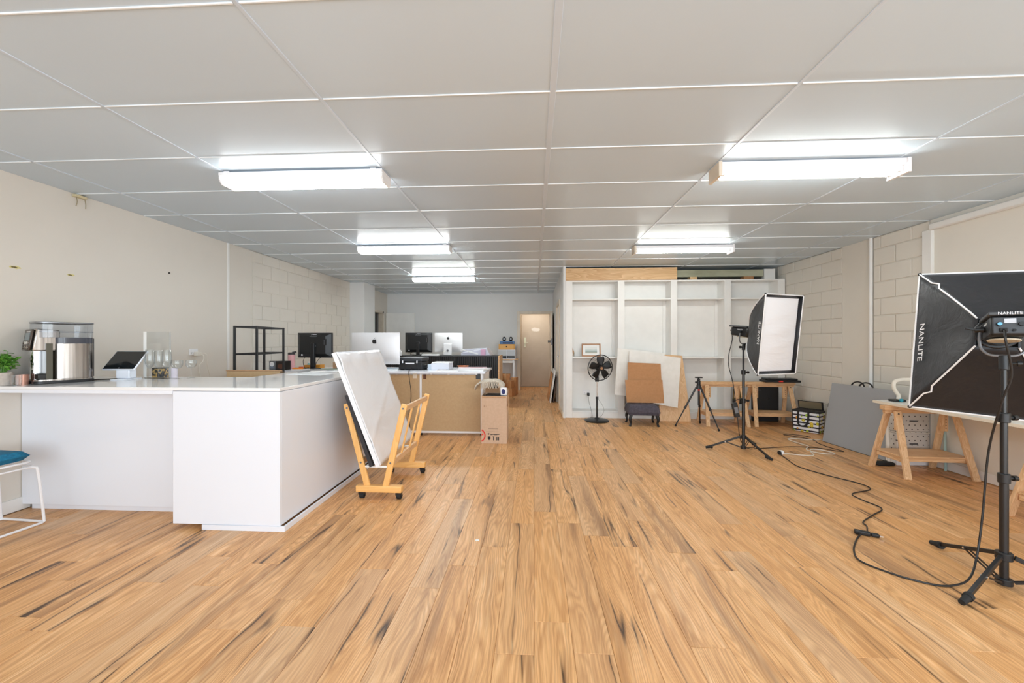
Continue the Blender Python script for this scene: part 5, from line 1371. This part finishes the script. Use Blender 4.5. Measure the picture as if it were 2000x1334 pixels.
# far light: softbox turned towards us
S1 = Vector((2.444, 4.87, 0)); rz1 = R(-155.5)
light_stand('black light stand in the middle of floor, by the pine trestles', S1, 1.185, (165.5, 285, 45), .39, .17, .05)
M1 = Matrix.Rotation(rz1, 3, 'Z') @ Matrix.Rotation(R(-6), 3, 'X'); ax1 = M1 @ Vector((0, 1, 0))
head1 = on_stand(S1, 1.185, M1)
lamp_head('studio_lamp', 'black studio lamp head on the far stand, seen from its side', head1, M1.to_euler(), 'NANLITE')
softbox('softbox', 'white-faced softbox on the far light stand', head1+ax1*.012, M1.to_euler(), .58, .85, .315, [('NANLITE', .060, (.52, .025), 1, 1, 2)], .6)

# ================================================================ CABLES on the floor
def cable(name, label, pts, m, r=.0045, sm=7):
    return single(name, MB().tube(pts, r, 8, sm), m, label, 'cable')
z = .006
cable('floor_cable', 'long black cable snaking across floor to the near stand',
      [(2.79, 4.74, z), (2.745, 4.55, z), (2.70, 4.28, z), (2.80, 4.02, z), (2.93, 3.80, z), (2.90, 3.66, z), (2.67, 3.55, z), (2.645, 3.42, z), (2.66, 3.25, z), (2.49, 3.12, z), (2.33, 3.0, z), (2.30, 2.93, z), (2.22, 2.825, z+.006)], M_cabk)
t = thing('inline_adaptor', 'small black cable connector lying on the floor', 'connector', (2.205, 2.795, 0), R(-28))
part('socket_body', MB().box(-.075, -.016, .001, .01, .016, .03), M_black, t, .008)
part('plug_body', MB().box(.0105, -.013, .002, .055, .013, .026), M_black, t, .008)
part('plug_pin', MB().box(.0555, -.003, .010, .075, .003, .016), M_chrome, t)
cable('lamp_cable', 'black cable rising from the floor connector to lamp head',
      [(2.15, 2.79, .012), (2.07, 2.72, z), (1.95, 2.58, z), (1.90, 2.46, z), (1.98, 2.33, z), (2.09, 2.25, z), (2.19, 2.24, .008), (2.30, 2.27, .03), (2.40, 2.33, .12), (2.44, 2.34, .35), (2.45, 2.32, .70), (2.41, 2.22, .98), (2.40, 2.17, 1.12)] + [tuple(head2 + M2 @ Vector(q)) for q in ((-.021, -.285, -.09), (-.021, -.275, -.045), (-.021, -.257, -.027))], M_cabk, .005)
cable('white_extension', 'white extension lead looping on floor near striped bag',
      [(4.06, 5.92, .01), (3.90, 5.66, z), (3.72, 5.48, z), (3.55, 5.48, z), (3.38, 5.53, z), (3.31, 5.45, z), (3.33, 5.26, z), (3.34, 5.12, z), (3.24, 5.01, z), (3.22, 4.90, z), (3.30, 4.80, z), (3.42, 4.80, z), (3.40, 4.95, z), (3.28, 4.98, z), (3.20, 4.86, z), (3.14, 4.73, z), (3.02, 4.72, z), (2.88, 4.77, z), (2.82, 4.755, z)], M_cabw, .005)
t = thing('extension_socket', 'round black and white socket end of the white lead', 'socket', (2.795, 4.745, 0), R(20))
part('socket_shell', MB().cyl((-.015, 0, .026), (.02, 0, .026), .026, n=20), M_wmetal, t, .003)
part('socket_face', MB().cyl((-.03, 0, .026), (-.0155, 0, .026), .023, n=20), M_black, t, .003)
cable('brown_cable', 'dark brown cable running from far stand towards the grey board',
      [(2.62, 4.98, z), (2.80, 5.02, z), (3.10, 5.05, z+.012), (3.40, 5.06, z), (3.53, 4.93, z), (3.60, 4.92, z), (3.56, 5.10, z), (3.57, 5.30, z), (3.62, 5.46, z), (3.50, 5.66, z), (3.42, 5.74, z), (3.50, 5.80, z), (3.66, 5.68, z), (3.68, 5.60, z)], mat('dark_brown_cable', C(56, 38, 28), .5))
cable('far_lamp_cable', 'black cable hanging from far lamp head beside its stand',
      [tuple(head1 + M1 @ Vector(q)) for q in ((-.021, -.257, -.027), (-.021, -.285, -.05), (-.021, -.28, -.12))] + [(2.345, 5.03, 1.05), (2.375, 4.98, .80), (2.392, 4.94, .55), (2.41, 4.92, .30), (2.44, 4.93, .12), (2.53, 4.96, .02), (2.60, 4.97, z)], M_cabk)
t = thing('power_adaptor', 'black power adaptor hanging on the far light stand', 'adaptor', (2.375, 4.875, .40), rot=(0, R(-12), 0))
part('adaptor_body', MB().box(-.03, -.02, 0, .03, .02, .17), M_black, t, .008)
part('strap', MB().tube([(0, 0, .17), (.03, -.01, .20), (.075, -.015, .205), (.10, .015, .20)], .004, 6, 3), M_ink, t)
part('label_plate', MB().box(-.02, -.0212, .05, .02, -.0203, .12), M_grey, t)
single('white_scrap', MB().prism([(.014*math.cos(a*.9), .010*math.sin(a*.9)*(1+.2*(a % 2))) for a in range(7)], .0005, .003), M_paper, 'tiny white scrap lying on the open floor', 'scrap', (-.367, 2.597, 0))
